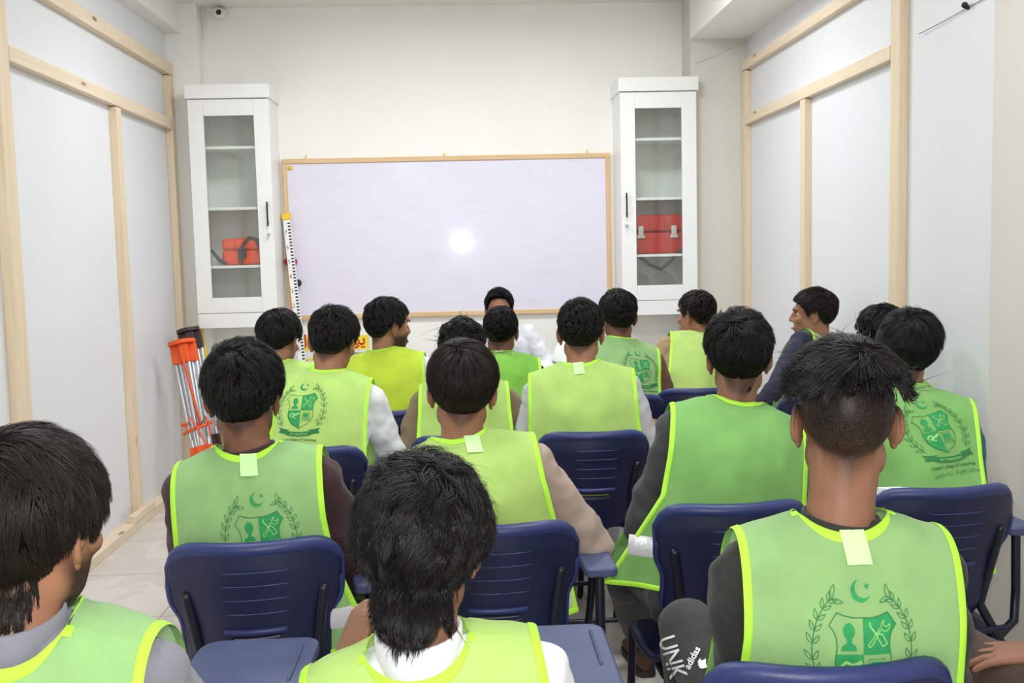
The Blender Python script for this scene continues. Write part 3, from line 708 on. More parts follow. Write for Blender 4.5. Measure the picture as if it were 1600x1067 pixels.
    for k in range(K):
        T = P[min(k + 1, K - 1)] - P[max(k - 1, 0)]; T /= np.linalg.norm(T, axis=1)[:, None] + 1e-9; U = P[k] / np.linalg.norm(P[k], axis=1)[:, None]
        B = np.cross(T, U); B /= np.linalg.norm(B, axis=1)[:, None] + 1e-9; U = np.cross(B, T); w = w0 * (1 - .9 * (k / (K - 1)) ** 2.2)
        SV[k, 0] = P[k] + B * w; SV[k, 1] = P[k] - B * w; SV[k, 2] = P[k] + U * w * .7
    idx = np.arange(K * 3 * N).reshape(K, 3, N); Q = []
    for k in range(K - 1):
        for c in range(3):
            c2 = (c + 1) % 3; Q.append(np.stack([idx[k, c], idx[k, c2], idx[k + 1, c2], idx[k + 1, c]], 1))
    Q = np.concatenate(Q); SVf = SV.reshape(-1, 3); Rn = np.array(R); Hn = np.array(H)
    allV = np.concatenate([CV, SVf]); allV = allV @ Rn.T + Hn
    return allV[:len(CV)], CFc, allV[len(CV):], [tuple(q) for q in Q.tolist()]

def add_hand(b, W, D, U, side, curl=.5, s=1.0):
    """palm, four jointed fingers of unequal length and a side thumb. W wrist, D towards fingers, U back of hand."""
    W, D, U = Vector(W), Vector(D).normalized(), Vector(U); U = (U - D * U.dot(D)).normalized(); S = D.cross(U) * side  # S points to the thumb side
    b.loft([(W - D * .01, S * .024 * s, U * .019 * s), (W + D * .02 * s, S * .029 * s, U * .017 * s), (W + D * .05 * s, S * .039 * s, U * .015 * s), (W + D * .082 * s, S * .042 * s, U * .012 * s), (W + D * .094 * s, S * .036 * s, U * .008 * s)], 14)
    for i, (off, ln) in enumerate(((.031, .070), (.0105, .080), (-.0105, .074), (-.031, .058))):
        a = W + D * .082 * s + S * off * s; d = (D + S * off * 3.2).normalized(); pts = [a - d * .02, a]; ang = 0
        for q, l in enumerate((.45, .31, .24)):
            ang += curl * (.55, .75, .6)[q]; dd = d * math.cos(ang) - U * math.sin(ang); pts.append(pts[-1] + dd * ln * l * s)
        b.chain(pts, [.0085 * s, .0092 * s, .0084 * s, .0076 * s, .0064 * s], 8)
    a = W + D * .018 * s + S * .022 * s; d1 = (D * .62 + S * .75 - U * .25).normalized(); d2 = (D * .9 + S * .35 - U * .3).normalized(); d3 = (D * 1 + S * .05 - U * .35).normalized()
    b.chain([a, a + d1 * .034 * s, a + d1 * .034 * s + d2 * .03 * s, a + d1 * .034 * s + d2 * .03 * s + d3 * .022 * s], [.014 * s, .0115 * s, .0095 * s, .0075 * s], 8)

def head_prims(b, T, face=True):
    """T maps head-local to world."""
    R = T.to_3x3()
    def E(c, r, rot=None): b.ell(T @ Vector(c), r, R @ rot if rot is not None else R, 24, 16)
    E((0, -.014, .028), (.075, .097, .088)); E((0, .012, -.038), (.061, .078, .078)); E((0, .05, -.080), (.036, .034, .030)); E((0, .030, -.07), (.050, .052, .036))
    E((0, .078, .030), (.048, .016, .013)); E((0, .084, -.064), (.024, .012, .009)); E((0, .080, -.074), (.021, .012, .007))
    b.chain([T @ Vector((0, .082, .018)), T @ Vector((0, .096, -.004)), T @ Vector((0, .104, -.024))], [.009, .010, .0115], 10)
    for s in (-1, 1):
        E((s * .012, .093, -.028), (.009, .011, .008)); E((s * .040, .060, -.022), (.022, .020, .020)); E((s * .048, -.008, -.055), (.016, .035, .03))
def ear_parts(b, T, s):
    A = Matrix.Rotation(s * .42, 3, 'Z'); o = Vector((s * .071, -.012, -.006))
    def q(y, z, x=0): return T @ (o + A @ Vector((s * x, y, z)))
    pts = []
    for i in range(13):
        a = math.radians(-65 + 290 * i / 12); yy = .008 * 0 + .0165 * math.cos(a) * 1; zz = .028 * math.sin(a) + .004
        pts.append(q(-yy * -1 * -1, zz, .006 + .003 * math.sin(i)))
    P2 = []
    for i in range(15):
        t = i / 14; a = math.radians(20 + 290 * t - 0); y = math.cos(a) * .017; z = math.sin(a) * (.031 - .005 * t) + .002
        P2.append(q(y - .004, z, .003 + .003 * math.sin(PI * t)))
    b.chain(P2, [.0032] + [.0044] * 11 + [.005, .0055, .005], 8)
    R = T.to_3x3() @ A; b.ell(q(-.004, 0, .002), (.0050, .0175, .031), R, 16, 10); b.ell(q(-.002, -.027, .003), (.0045, .009, .010), R, 12, 8); b.ell(q(.008, .0, .006), (.004, .005, .012), R, 10, 8)

def ik(S, Hd, l1, l2, pole):
    d = Hd - S; L = min(d.length, (l1 + l2) * .985); u = d.normalized(); a = (l1 * l1 - l2 * l2 + L * L) / (2 * L); h = math.sqrt(max(l1 * l1 - a * a, 0))
    p = (Vector(pole) - u * Vector(pole).dot(u)).normalized(); return S + u * a + p * h, S + u * L

NEARV = dict(n=9000, k=9, w=.0010)
def person(label, head, hy=0, hp=0, hr=0, ty=0, chair=None, pelvis=None, skin=SK1, hair=None, hmat=HBLACK, shirt=None, trousers=None, vest=VG,
           elbL=(.03, .05, .27), elbR=(.03, .05, .27), hndL=(-.12, .34, .13), hndR=(.12, .34, .13), sw=.155, beard=0, collar=.03, short=False,
           crest=None, ltag=False, hem=(.19, .19), strip=.085, knees=None, feet=None, vx=.008, lean=0, nk=1.0, bulk=1.0, curl=.55, seed=1, vtop=.168, stand=False,
           vestw=1.0, soff=.0, soffx=.0, nx=.0, bow=.03, hem0=.02, neckfwd=.0, handvox=None, hdL=None, cuff=None):
    rad = math.radians; hy, hp, hr, ty = rad(hy), rad(hp), rad(hr), rad(ty)
    H = aty(*head) if not isinstance(head, Vector) else head
    Rh = (Matrix.Rotation(hy, 3, 'Z') @ Matrix.Rotation(hp, 3, 'X') @ Matrix.Rotation(hr, 3, 'Y')); T = Matrix.Translation(H) @ Rh.to_4x4()
    Rt = Matrix.Rotation(ty, 3, 'Z')
    if pelvis is None: pelvis = chair.matrix_basis @ Vector((soffx, -.03 + soff, .56)) if chair is not None else H - Vector((0, .1, .7))
    P0 = Vector(pelvis); org = Vector((P0.x, P0.y, 0))
    skull = H + Rh @ Vector((0, -.022, -.055)); Nb = skull + Rt @ Vector((nx, -.028 + neckfwd, -.088 * nk))
    Z = (Nb - P0).normalized(); L = (Nb - P0).length; Y = Rt @ Vector((0, 1, 0)); Y = (Y - Z * Y.dot(Z)).normalized(); X = Y.cross(Z)
    TF = Matrix.Translation(P0) @ Matrix((X, Y, Z)).transposed().to_4x4()
    def tf(x, y, z): return TF @ Vector((x, y, z))
    S = {s: tf(s * sw, -.008, L - .058) for s in (-1, 1)}
    El, Wr = {}, {}
    for s, e, h in ((-1, elbL, hndL), (1, elbR, hndR)):
        v = (X * (s * e[0]) + Y * e[1] - Z * e[2]).normalized(); El[s] = S[s] + v * .285
        hd = h if isinstance(h, Vector) else org + Rt @ Vector((h[0], h[1], 0)) + Vector((0, 0, P0.z + h[2]))
        Wr[s] = El[s] + (hd - El[s]).normalized() * .235
    K_, Ft = {}, {}
    for i, s in enumerate((-1, 1)):
        K_[s] = Vector(knees[i]) if knees and knees[i] is not None else org + Rt @ Vector((s * .13, .43, 0)) + Vector((0, 0, .52))
        Ft[s] = Vector(feet[i]) if feet and feet[i] is not None else Vector((K_[s].x, K_[s].y, 0)) + Rt @ Vector((s * .01, .02, 0)) + Vector((0, 0, .10))
    # ---- skin
    b = MB(); head_prims(b, T)
    b.chain([H + Rh @ Vector((0, -.020, -.035)), skull * .45 + Nb * .55 + Y * .004, Nb + Z * .01, Nb - Z * .05], [.056, .053, .057, .07], 18)
    def torso(bb, g, top=True):
        secs = []
        for t, hw, hd in ((0, .150, .105), (.12, .155, .110), (.3, .140, .100), (.5, .145, .105), (.72, .158, .110), (.86, .150, .098), (.94, .110, .078), (1.0, .065, .060)):
            y = -bow * math.sin(PI * min(1, t)) + .005
            secs.append((tf(0, y, L * t), X * (hw * bulk + g), Y * (hd * bulk + g)))
        bb.loft(secs, 28)
        for s in (-1, 1): bb.chain([tf(s * .03, -.008, L * 1.0 - .01), tf(s * .085, -.012, L - .028), S[s]], [.040 + g, .043 + g, .047 + g], 14)
    torso(b, -.012)
    for s in (-1, 1):
        b.chain([S[s], El[s]], [.044, .037], 12); b.chain([El[s], El[s] * .6 + Wr[s] * .4, Wr[s]], [.037, .038, .026], 12)
        D = (Wr[s] - El[s]).normalized(); add_hand(b, Wr[s], hdL if (hdL is not None and s < 0) else (D * .7 + Y * .5 - Vector((0, 0, .12))), Vector((0, 0, 1)) + X * s * .25, -s, curl)
        b.chain([P0 + X * s * .085, K_[s]], [.075, .052], 12); b.chain([K_[s], Ft[s]], [.05, .034], 12)
    V, Fc = remeshed(b, vx * .72 if handvox is None else handvox, 1)
    parts = [(V, Fc, 0)]
    e = MB()
    for s in (-1, 1): ear_parts(e, T, s)
    parts.append((e.v, e.f, 0)); nbase = len(V) + len(e.v)
    e = MB()
    for s in (-1, 1): e.ell(T @ Vector((s * .031, .0635, .006)), (.0125, .010, .0085), Rh, 14, 10)
    parts.append((e.v, e.f, 1)); e = MB()
    for s in (-1, 1): e.ell(T @ Vector((s * .031, .0715, .006)), (.005, .003, .005), Rh, 10, 8)
    parts.append((e.v, e.f, 2)); e = MB()
    for s in (-1, 1): e.chain([T @ Vector((s * .014, .092, .024)), T @ Vector((s * .032, .0905, .029)), T @ Vector((s * .05, .080, .024))], [.0035, .0045, .002], 8, flat=.6)
    parts.append((e.v, e.f, 3)); e = MB(); e.chain([T @ Vector((-.022, .088, -.067)), T @ Vector((0, .098, -.066)), T @ Vector((.022, .088, -.067))], [.003, .0055, .003], 8)
    parts.append((e.v, e.f, 4))
    body = mesh_obj('person', parts, [skin, EYEW, EYED, BROWM, LIP], org)
    # stubble / beard / shaved nape as a surface attribute
    n = len(body.data.vertices); A = np.empty(n * 3, np.float32); body.data.vertices.foreach_get('co', A); A = A.reshape(-1, 3) + np.array(org); Lc = (A - np.array(H)) @ np.array(Rh)
    rr = np.linalg.norm(Lc, axis=1) + 1e-6; Dd = Lc / rr[:, None]; az, el = azel(Dd); hl = hairline(az, (hair or {}).get('nape', -38)); st = np.zeros(n)
    near = rr < .145
    if hair and hair.get('fade') is not None:
        fr = math.radians(hair['fade']); st = np.maximum(st, np.where(near & (np.abs(az) > 1.2), np.clip(.80 + .30 * (el - hl) / np.maximum(fr - hl, .05), 0, 1) * sstep(el, hl - .16, hl + .30), 0))
    else: st = np.maximum(st, np.where(near & (np.abs(az) > 1.2), sstep(el, hl - .14, hl + .05) * .7, 0))
    if beard:
        m = sstep(-Lc[:, 2], .018, .050) * sstep(Lc[:, 1], -.030, .0) * (Lc[:, 2] > -.125) * near; lips = (np.abs(Lc[:, 0]) < .022) & (np.abs(Lc[:, 2] + .067) < .009) & (Lc[:, 1] > .07)
        nose = (np.abs(Lc[:, 0]) < .022) & (Lc[:, 2] > -.046) & (Lc[:, 1] > .07); m = np.where(lips | nose, 0, m); st = np.maximum(st, m * beard)
    at = body.data.attributes.new('stubble', 'FLOAT', 'POINT'); at.data.foreach_set('value', st.astype(np.float32))
    tag(body, label, 'person')
    # ---- hair
    hs = dict(hair or {}); V, Fc, V2, F2 = make_hair(hs, seed, Rh, H); mesh_obj('hair', [(V, Fc, 1), (V2, F2, 0)], [hmat, HUNDER], org, body)
    # ---- shirt
    b = MB(); torso(b, .010)
    for s in (-1, 1):
        b.chain([S[s], S[s] * .5 + El[s] * .5, El[s]], [.055, .054, .048], 14)
        if short: b.chain([El[s], El[s] * .8 + Wr[s] * .2], [.048, .047], 14, cap=False)
        else: b.chain([El[s], El[s] * .5 + Wr[s] * .5, Wr[s] - (Wr[s] - El[s]).normalized() * .012], [.048, .045, .037], 14, cap=True)
        b.chain([P0 + X * s * .085 + Vector((0, 0, .012)), P0.lerp(K_[s], .55) + X * s * .0 + Vector((0, 0, .015))], [.100, .086], 14)
    b.ell(P0 - Y * .01, (.16, .125, .105), Matrix((X, Y, Z)).transposed(), 24, 14)
    V, Fc = remeshed(b, vx, 3, .024, .065)
    parts = [(V, Fc, 0)]
    if collar:
        c = MB(); n_ = 28; ax = ((skull - Nb).normalized() + Z * .6).normalized(); cx = X; cy = ax.cross(cx).normalized() * -1; cx = cy.cross(ax); r0 = .062
        rings = [(-.035, .056), (-.006, r0 - .001), (collar, r0), (collar + .003, r0 - .003), (collar - .002, r0 - .006), (-.01, r0 - .003)]
        vs, fs = [], []
        for z, rr_ in rings:
            for i in range(n_):
                a = 2 * PI * i / n_; dip = .012 * max(0, math.sin(a)) * (z > 0); vs.append(Nb + cx * math.cos(a) * rr_ + cy * math.sin(a) * rr_ * 1.02 + ax * (z - dip + .008))
        for j in range(len(rings) - 1):
            for i in range(n_): a = j * n_ + i; q = j * n_ + (i + 1) % n_; fs.append((a, q, q + n_, a + n_))
        parts.append((vs, fs, 0))
    mesh_obj('shirt', parts, [shirt], org, body)
    # ---- trousers and shoes
    b = MB()
    b.ell(P0 - Vector((0, 0, .01)), (.155, .12, .092), Rt, 20, 12)
    for s in (-1, 1):
        b.chain([P0 + X * s * .085, K_[s]], [.088, .068], 14); b.chain([K_[s], K_[s] * .45 + Ft[s] * .55, Ft[s] + Vector((0, 0, .01))], [.068, .062, .052], 14)
    V, Fc = remeshed(b, max(vx, .009), 3, .014, .08); tr = mesh_obj('trousers', [(V, Fc, 0)], [trousers], org, body)
    for s in (-1, 1):
        f = Rt @ Matrix.Rotation(-s * .12, 3, 'Z'); c = Vector((Ft[s].x, Ft[s].y, 0)); b = MB(); X2, Y2 = f @ Vector((1, 0, 0)), f @ Vector((0, 1, 0)); Z2 = Vector((0, 0, 1)); secs = []
        for yy, hw, h in ((-.085, .020, .05), (-.07, .032, .075), (-.02, .036, .085), (.05, .040, .06), (.11, .045, .045), (.16, .040, .035), (.185, .022, .02)):
            secs.append((c + Y2 * yy + Z2 * (.018 + h / 2), X2 * hw, Z2 * h / 2))
        b.loft(secs, 16); b.chain([c + Z2 * .06, Ft[s] + Z2 * .03], [.042, .042], 12)
        sh = b.build('shoe', SHOE, body, True, origin=org); sh.location = (0, 0, 0)
        b = MB(); q = [(-.088, .018), (-.07, .034), (0, .036), (.06, .041), (.12, .046), (.165, .040), (.19, .018)]; poly = [(x, y) for y, x in q] + [(-x, y) for y, x in reversed(q)]
        b.prism(poly, 0.001, .02, Matrix.Translation(c) @ f.to_4x4()); so = b.build('sole', SOLE, sh, origin=org); so.location = (0, 0, 0)
    # ---- vest draped over the torso
    if vest is None: return body
    bb = MB(); torso(bb, .022)
    for s in (-1, 1): bb.chain([S[s], S[s].lerp(El[s], .5)], [.062, .058], 14); bb.chain([P0 + X * s * .085, P0.lerp(K_[s], .6)], [.108, .092], 12)
    cax = ((skull - Nb).normalized() + Z * .6).normalized(); bb.chain([Nb - cax * .06, Nb - cax * .006], [.069, .066], 20, cap=False)
    loc = TF.inverted(); bv = BVHTree.FromPolygons([loc @ Vector(p) for p in bb.v], bb.f)
    rf, zc = .13, L - .125; ds = .0125; sF = zc + rf * PI; sE = sF + zc; xs = np.arange(-.32, .3201, .02); ss = np.arange(0, sE + ds, ds); nx, ns = len(xs), len(ss)
    Hh = np.full((ns, nx), np.nan)
    def dirof(s):
        if s < zc: return (0, -1.0, 0.0, s)
        if s < sF: th = (s - zc) / rf; return (0, -math.cos(th), math.sin(th), zc)
        return (0, 1.0, 0.0, zc - (s - sF))
    for j, s in enumerate(ss):
        _, dy, dz, z0 = dirof(s)
        for i, x in enumerate(xs):
            hit = bv.ray_cast(Vector((x, dy * .5, z0 + dz * .5)), Vector((0, -dy, -dz)))
            if hit[0] is not None and hit[3] < .5:
                Hh[j, i] = min(.5 - hit[3], .20 if s < sF - .1 else .17)
    known = ~np.isnan(Hh); G = np.where(known, Hh, .0)
    base = np.where(known, Hh, .03); G = np.where(known, Hh, np.nanmean(Hh) * .8)
    for it in range(60):
        Pd = np.pad(G, 1, mode='edge'); av = (Pd[:-2, 1:-1] + Pd[2:, 1:-1] + Pd[1:-1, :-2] + Pd[1:-1, 2:]) / 4; G = np.maximum(av, base) if it < 45 else np.maximum(av * .5 + G * .5, base)
    for it in range(3):
        Pd = np.pad(G, 1, mode='edge'); G = np.maximum((Pd[:-2, 1:-1] + Pd[2:, 1:-1] + Pd[1:-1, :-2] + Pd[1:-1, 2:]) / 4, base - .002)
    def Hat(x, s):
        fx = min(max((x - xs[0]) / .02, 0), nx - 1.001); fs_ = min(max(s / ds, 0), ns - 1.001); i, j = int(fx), int(fs_); fx -= i; fs_ -= j
        return (G[j, i] * (1 - fx) + G[j, i + 1] * fx) * (1 - fs_) + (G[j + 1, i] * (1 - fx) + G[j + 1, i + 1] * fx) * fs_
    def pos(x, s, lift=0.0):
        fold = .0045 * mnoise.noise(Vector((x * 11 + s * 5, s * 8 - x * 4, seed * 3.1))) + .003 * mnoise.noise(Vector((x * 26, s * 9, seed * 1.7)))
        hem_w = max(0, 1 - s / .2) if s < sF else 0
        fold += hem_w * .010 * math.sin(x * 42 + seed)
        h = Hat(x, s) + .0075 + fold + lift; _, dy, dz, z0 = dirof(s); return tf(x, dy * h, z0 + dz * h)
    xn = .072
    def stop_b(x):
        k = max(0, 1 - (abs(x) / xn) ** 2.2); return zc + rf * (PI / 2 - math.radians(20) * k ** .6)
    def stop_f(x):
        k = max(0, 1 - (abs(x) / xn) ** 2.2); return zc + rf * (PI / 2 + math.radians(62) * k ** .7)
    def hw(side, q):
        """half width against distance from the hem (metres)"""
        tb = hem[0] if side < 0 else hem[1]; a = vestw
        return float(np.interp(q, [0, .12, .26, .36, zc + rf * PI / 2], [tb * a, (tb * .5 + .09) * a, .176 * a, .170 * a, vtop * a]))
    NU, NV = 41, 44
    def grid(front, rows=None):
        vs, fs = [], []
        for j in range(NV):
            for i in range(NU):
                u = -1 + 2 * i / (NU - 1); v = j / (NV - 1); x0 = u * .17; 
                for _ in range(3):
                    st_ = stop_f(x0) if front else stop_b(x0)
                    if not front: s = hem0 + (st_ - hem0) * v; q = s
                    else: s = (sE - hem0) - (sE - hem0 - st_) * v; q = sE - s
                    x0 = u * hw(u, q)
                vs.append(pos(x0, s))
        for j in range(NV - 1):
            for i in range(NU - 1): a = j * NU + i; fs.append((a, a + 1, a + 1 + NU, a + NU))
        return vs, fs
    vs, fs = grid(False); v2, f2 = grid(True)
    ve = mesh_obj('safety_vest', [(vs, fs, 0), (v2, f2, 0)], [vest], org, body)
    def ribbon(path, w, name, m, lift=.0022):
        """path: list of (x, s, dx, ds) with inward direction."""
        vs, fs = [], []
        for (x, s, dx, dsn) in path:
            vs += [pos(x - dx * .002, s - dsn * .002, lift * .2), pos(x + dx * w * .15, s + dsn * w * .15, lift), pos(x + dx * w * .85, s + dsn * w * .85, lift), pos(x + dx * w, s + dsn * w, lift * .3)]
        for i in range(len(path) - 1):
            for k in range(3): a = i * 4 + k; fs.append((a, a + 1, a + 5, a + 4))
        return vs, fs
    tw = .011; ps = []
    for sd in (-1, 1):
        path = []
        for i in range(60):
            s = hem0 + (zc + rf * PI / 2 - hem0) * i / 59; path.append((sd * hw(sd, s), s, -sd, 0))
        ps.append(ribbon(path, tw, '', None) + (0,)); path = []
        for i in range(60):
            q = hem0 + (zc + rf * PI / 2 - hem0) * i / 59; path.append((sd * hw(sd, q), sE - q, -sd, 0))
        ps.append(ribbon(path, tw, '', None) + (0,))
    path = []
    for i in range(49): x = -xn * 1.15 + 2 * xn * 1.15 * i / 48; path.append((x, stop_b(x), 0, -1))
    ps.append(ribbon(path, tw, '', None) + (0,)); path = []
    for i in range(49): x = -xn * 1.0 + 2 * xn * 1.0 * i / 48; path.append((x, stop_f(x), 0, 1))
    ps.append(ribbon(path, tw, '', None) + (0,))
    path = []
    for i in range(49): u = -1 + 2 * i / 48; path.append((u * hw(u, hem0), hem0, 0, 1))
    ps.append(ribbon(path, tw, '', None) + (0,))
    mesh_obj('edging', ps, [TRIM], org, ve)
    if strip:
        for fr in (0, 1):
            path = []
            for i in range(41):
                u = -1 + 2 * i / 40; x = u * (hw(u, strip) - .008); path.append((x, strip if not fr else sE - strip, 0, 1 if not fr else -1))
            a_, f_ = ribbon(path, .05, '', None, .003); mesh_obj('reflective_strip', [(a_, f_, 0)], [SILVER], org, ve)
    if ltag:
        vs, fs = [], []; tx = ltag if not isinstance(ltag, bool) else 0
        for j in range(6):
            for i in range(5): vs.append(pos(tx - .019 + .038 * i / 4 + .004 * j / 5, stop_b(0) + .004 - .042 * j / 5, .0035))
        for j in range(5):
            for i in range(4): a = j * 5 + i; fs.append((a, a + 1, a + 6, a + 5))
        mesh_obj('size_label', [(vs, fs, 0)], [TAG], org, ve)
    if crest:
        cx_, down, sc, rot = crest; s0 = stop_b(0) - down; cr, sr = math.cos(rot), math.sin(rot)
        mats_, prt = [PRINT, TEXTP, LIGHTP], []
        for name, V2, F2, m, lf in CREST:
            W = [pos(cx_ + (x * cr - y * sr) * sc, s0 + (x * sr + y * cr) * sc, .0016 + lf) for x, y in V2]; prt.append((W, F2, mats_.index(m)))
        mesh_obj('crest_print', prt, mats_, org, ve)
    return body

# ------------------------------------------------------------------ the printed crest, drawn once in a flat 2-D layout (unit: 190 = shield width)
def smooth_poly(pts, n=6):
    out = []; N = len(pts)
    for i in range(N - 1):
        p0 = np.array(pts[max(i - 1, 0)]); p1 = np.array(pts[i]); p2 = np.array(pts[i + 1]); p3 = np.array(pts[min(i + 2, N - 1)])
        for k in range(n):
            t = k / n; out.append(tuple(.5 * ((2 * p1) + (-p0 + p2) * t + (2 * p0 - 5 * p1 + 4 * p2 - p3) * t * t + (-p0 + 3 * p1 - 3 * p2 + p3) * t ** 3)))
    out.append(tuple(pts[-1])); return out
def make_crest():
    dark, darker, light = MB(), MB(), MB()
    def stroke(mb, pts, w, closed=False):
        P = [Vector((x, y, 0)) for x, y in pts]
        if closed: P = P + [P[0]]
        for i in range(len(P) - 1):
            d = (P[i + 1] - P[i])
            if d.length < 1e-6: continue
            d.normalize(); nrm = Vector((-d.y, d.x, 0)) * w / 2; e = d * w * .2
            mb.add([P[i] - nrm - e, P[i + 1] - nrm + e, P[i + 1] + nrm + e, P[i] + nrm - e], [(0, 1, 2, 3)])
    def poly(mb, pts): mb.add([(x, y, 0) for x, y in pts], [tuple(range(len(pts)))])
    # shield outline (right half), from top centre clockwise
    right = smooth_poly([(0, 97), (30, 97), (60, 103), (84, 112)], 5) + smooth_poly([(84, 112), (110, 76)], 2) + smooth_poly([(110, 76), (92, 50), (86, 15), (92, -30), (84, -70), (55, -105), (20, -124), (-2, -140)], 5)
    right = [(x, y) for x, y in right]; left = [(-x - (3 if y < -100 else 0), y) for x, y in reversed(right)]
    stroke(darker, right + left, 3.2, True)
    cy = -8
    q = [p for p in right if p[1] >= cy]; poly(dark, [(0, cy)] + [(0, 97)] + q[1:] + [(88, cy)])
    ql = [(-x, y) for x, y in right if y <= cy]; poly(dark, [(0, cy), (-88, cy)] + ql)
    # bust
    poly(dark, [(-46 + 19 * math.cos(a), 58 + 24 * math.sin(a)) for a in np.linspace(0, 2 * PI, 20, endpoint=False)])
    poly(dark, [(-54, 36), (-54, 24), (-70, 16), (-73, 2), (-22, 2), (-25, 16), (-38, 24), (-38, 36)])
    # tools, light on dark
    stroke(light, [(20, 84), (22, 72), (42, 48)], 5); stroke(light, [(42, 48), (46, 38), (62, 14), (78, 22), (62, 48), (50, 52), (42, 48)], 3.5)
    stroke(light, [(56, 62), (28, 20), (18, 12), (14, 20), (24, 30), (52, 66)], 3); stroke(light, smooth_poly([(58, 66), (60, 80), (70, 88), (66, 76), (78, 70), (88, 78), (86, 66), (72, 56), (58, 64)], 3), 3)
    # hand with diploma, light
    stroke(light, [(-76, -46), (-58, -30), (-36, -40), (-22, -46)], 9); stroke(light, [(-60, -56), (-8, -30)], 13); stroke(light, [(-74, -44), (-74, -62)], 4); stroke(light, [(-60, -52), (-36, -68), (-30, -60)], 6)
    # laptop
    poly(dark, [(24, -30), (62, -30), (62, -56), (24, -56)]); stroke(dark, [(17, -22), (70, -22), (68, -64), (18, -64)], 2.4, True); stroke(dark, [(18, -66), (70, -66), (78, -84), (10, -82)], 2.4, True)
    stroke(dark, [(20, -72), (70, -73)], 1.6); stroke(dark, [(18, -77), (72, -79)], 1.6)
    # crescent and star
    a1 = [(0 + 32 * math.cos(a), 172 + 32 * math.sin(a)) for a in np.radians(np.linspace(100, 330, 24))]
    a2 = [(9 + 27.5 * math.cos(a), 179 + 27.5 * math.sin(a)) for a in np.radians(np.linspace(322, 112, 24))]
    for i in range(23): poly(dark, [a1[i], a1[i + 1], a2[22 - i], a2[23 - i]])
    poly(dark, [((21 + (11 if k % 2 == 0 else 4.5) * math.cos(PI / 2 + .2 + k * PI / 5)), 185 + (11 if k % 2 == 0 else 4.5) * math.sin(PI / 2 + .2 + k * PI / 5)) for k in range(10)])
    # wreath
    for sg in (-1, 1):
        st = smooth_poly([(-122, -118), (-150, -70), (-163, -10), (-158, 50), (-142, 100), (-112, 142), (-96, 152)], 6); st = [(sg * x * -1, y) for x, y in st]
        stroke(darker, st, 3)
        def leaf(c, ang, l, wd):
            p = []
            for t in np.linspace(0, 1, 7): p.append((t * l, wd * math.sin(PI * t ** .8)))
            for t in np.linspace(1, 0, 7)[1:-1]: p.append((t * l, -wd * .45 * math.sin(PI * t)))
            pp = [(c[0] + x * math.cos(ang) - y * math.sin(ang), c[1] + x * math.sin(ang) + y * math.cos(ang)) for x, y in p]; stroke(darker, pp, 2.4, True)
        N = len(st)
        for k in range(8):
            i = int((k + .6) / 8.4 * (N - 2)); c = st[i]; t = (st[i + 1][0] - c[0], st[i + 1][1] - c[1]); an = math.atan2(t[1], t[0]); s_ = 1 - .25 * k / 8
            leaf(c, an + .62, 40 * s_, 9 * s_); leaf(c, an - .62, 36 * s_, -9 * s_)
        an = math.atan2(st[-1][1] - st[-3][1], st[-1][0] - st[-3][0]); leaf(st[-1], an + .95 * (1 if sg < 0 else -1) * -1 * -1, 42, 10); leaf(st[-1], an - .7 * (1 if sg < 0 else -1), 38, -9)
    # ribbon
    def rib(x): return -168 - 10 * math.cos(x / 90 * PI / 2)
    xs = np.linspace(-88, 88, 12)
    for i in range(11): poly(darker, [(xs[i], rib(xs[i]) - 15), (xs[i + 1], rib(xs[i + 1]) - 15), (xs[i + 1], rib(xs[i + 1]) + 15), (xs[i], rib(xs[i]) + 15)])
    for s in (-1, 1):
        poly(darker, [(s * 66, -147), (s * 118, -138), (s * 152, -126), (s * 136, -146), (s * 150, -164), (s * 112, -170), (s * 88, -178), (s * 88, -153)])
    out = []
    def fin(name, mb, m, lf):
        bm = bmesh.new(); me = mb.data('t', []); bm.from_mesh(me); bmesh.ops.triangulate(bm, faces=bm.faces)
        a = np.array(mb.v); 
        for ax in (0, 1):
            v = a[:, ax].min() + 16
            while v < a[:, ax].max():
                no = (1, 0, 0) if ax == 0 else (0, 1, 0); co = (v, 0, 0) if ax == 0 else (0, v, 0)
                bmesh.ops.bisect_plane(bm, geom=bm.verts[:] + bm.edges[:] + bm.faces[:], plane_co=co, plane_no=no, dist=1e-4); v += 18
        bm.verts.index_update(); V = [(p.co.x, p.co.y) for p in bm.verts]; Fc = [tuple(q.index for q in f.verts) for f in bm.faces]; bm.free(); out.append((name, V, Fc, m, lf))
    fin('crest_print', dark, PRINT, 0); fin('crest_outline', darker, TEXTP, .0004); fin('crest_detail', light, LIGHTP, .0008)
    V, Fc = text_tris('UCT PAKISTAN', 19, bold=.3); out.append(('ribbon_text', [(x, y + rib(x) - 7) for x, y in V], Fc, LIGHTP, .0010))
    V, Fc = text_tris('United College of Technology', 22, bold=.5); out.append(('name_text', [(x, y - 222) for x, y in V], Fc, TEXTP, .0004))
    V, Fc = text_tris(URDU, 26); out.append(('name_text', [(x, y - 262) for x, y in V], Fc, TEXTP, .0004))
    return out
LIGHTP = mat('unprinted_green_mesh', srgb(150, 208, 122), .8)
CREST = make_crest()

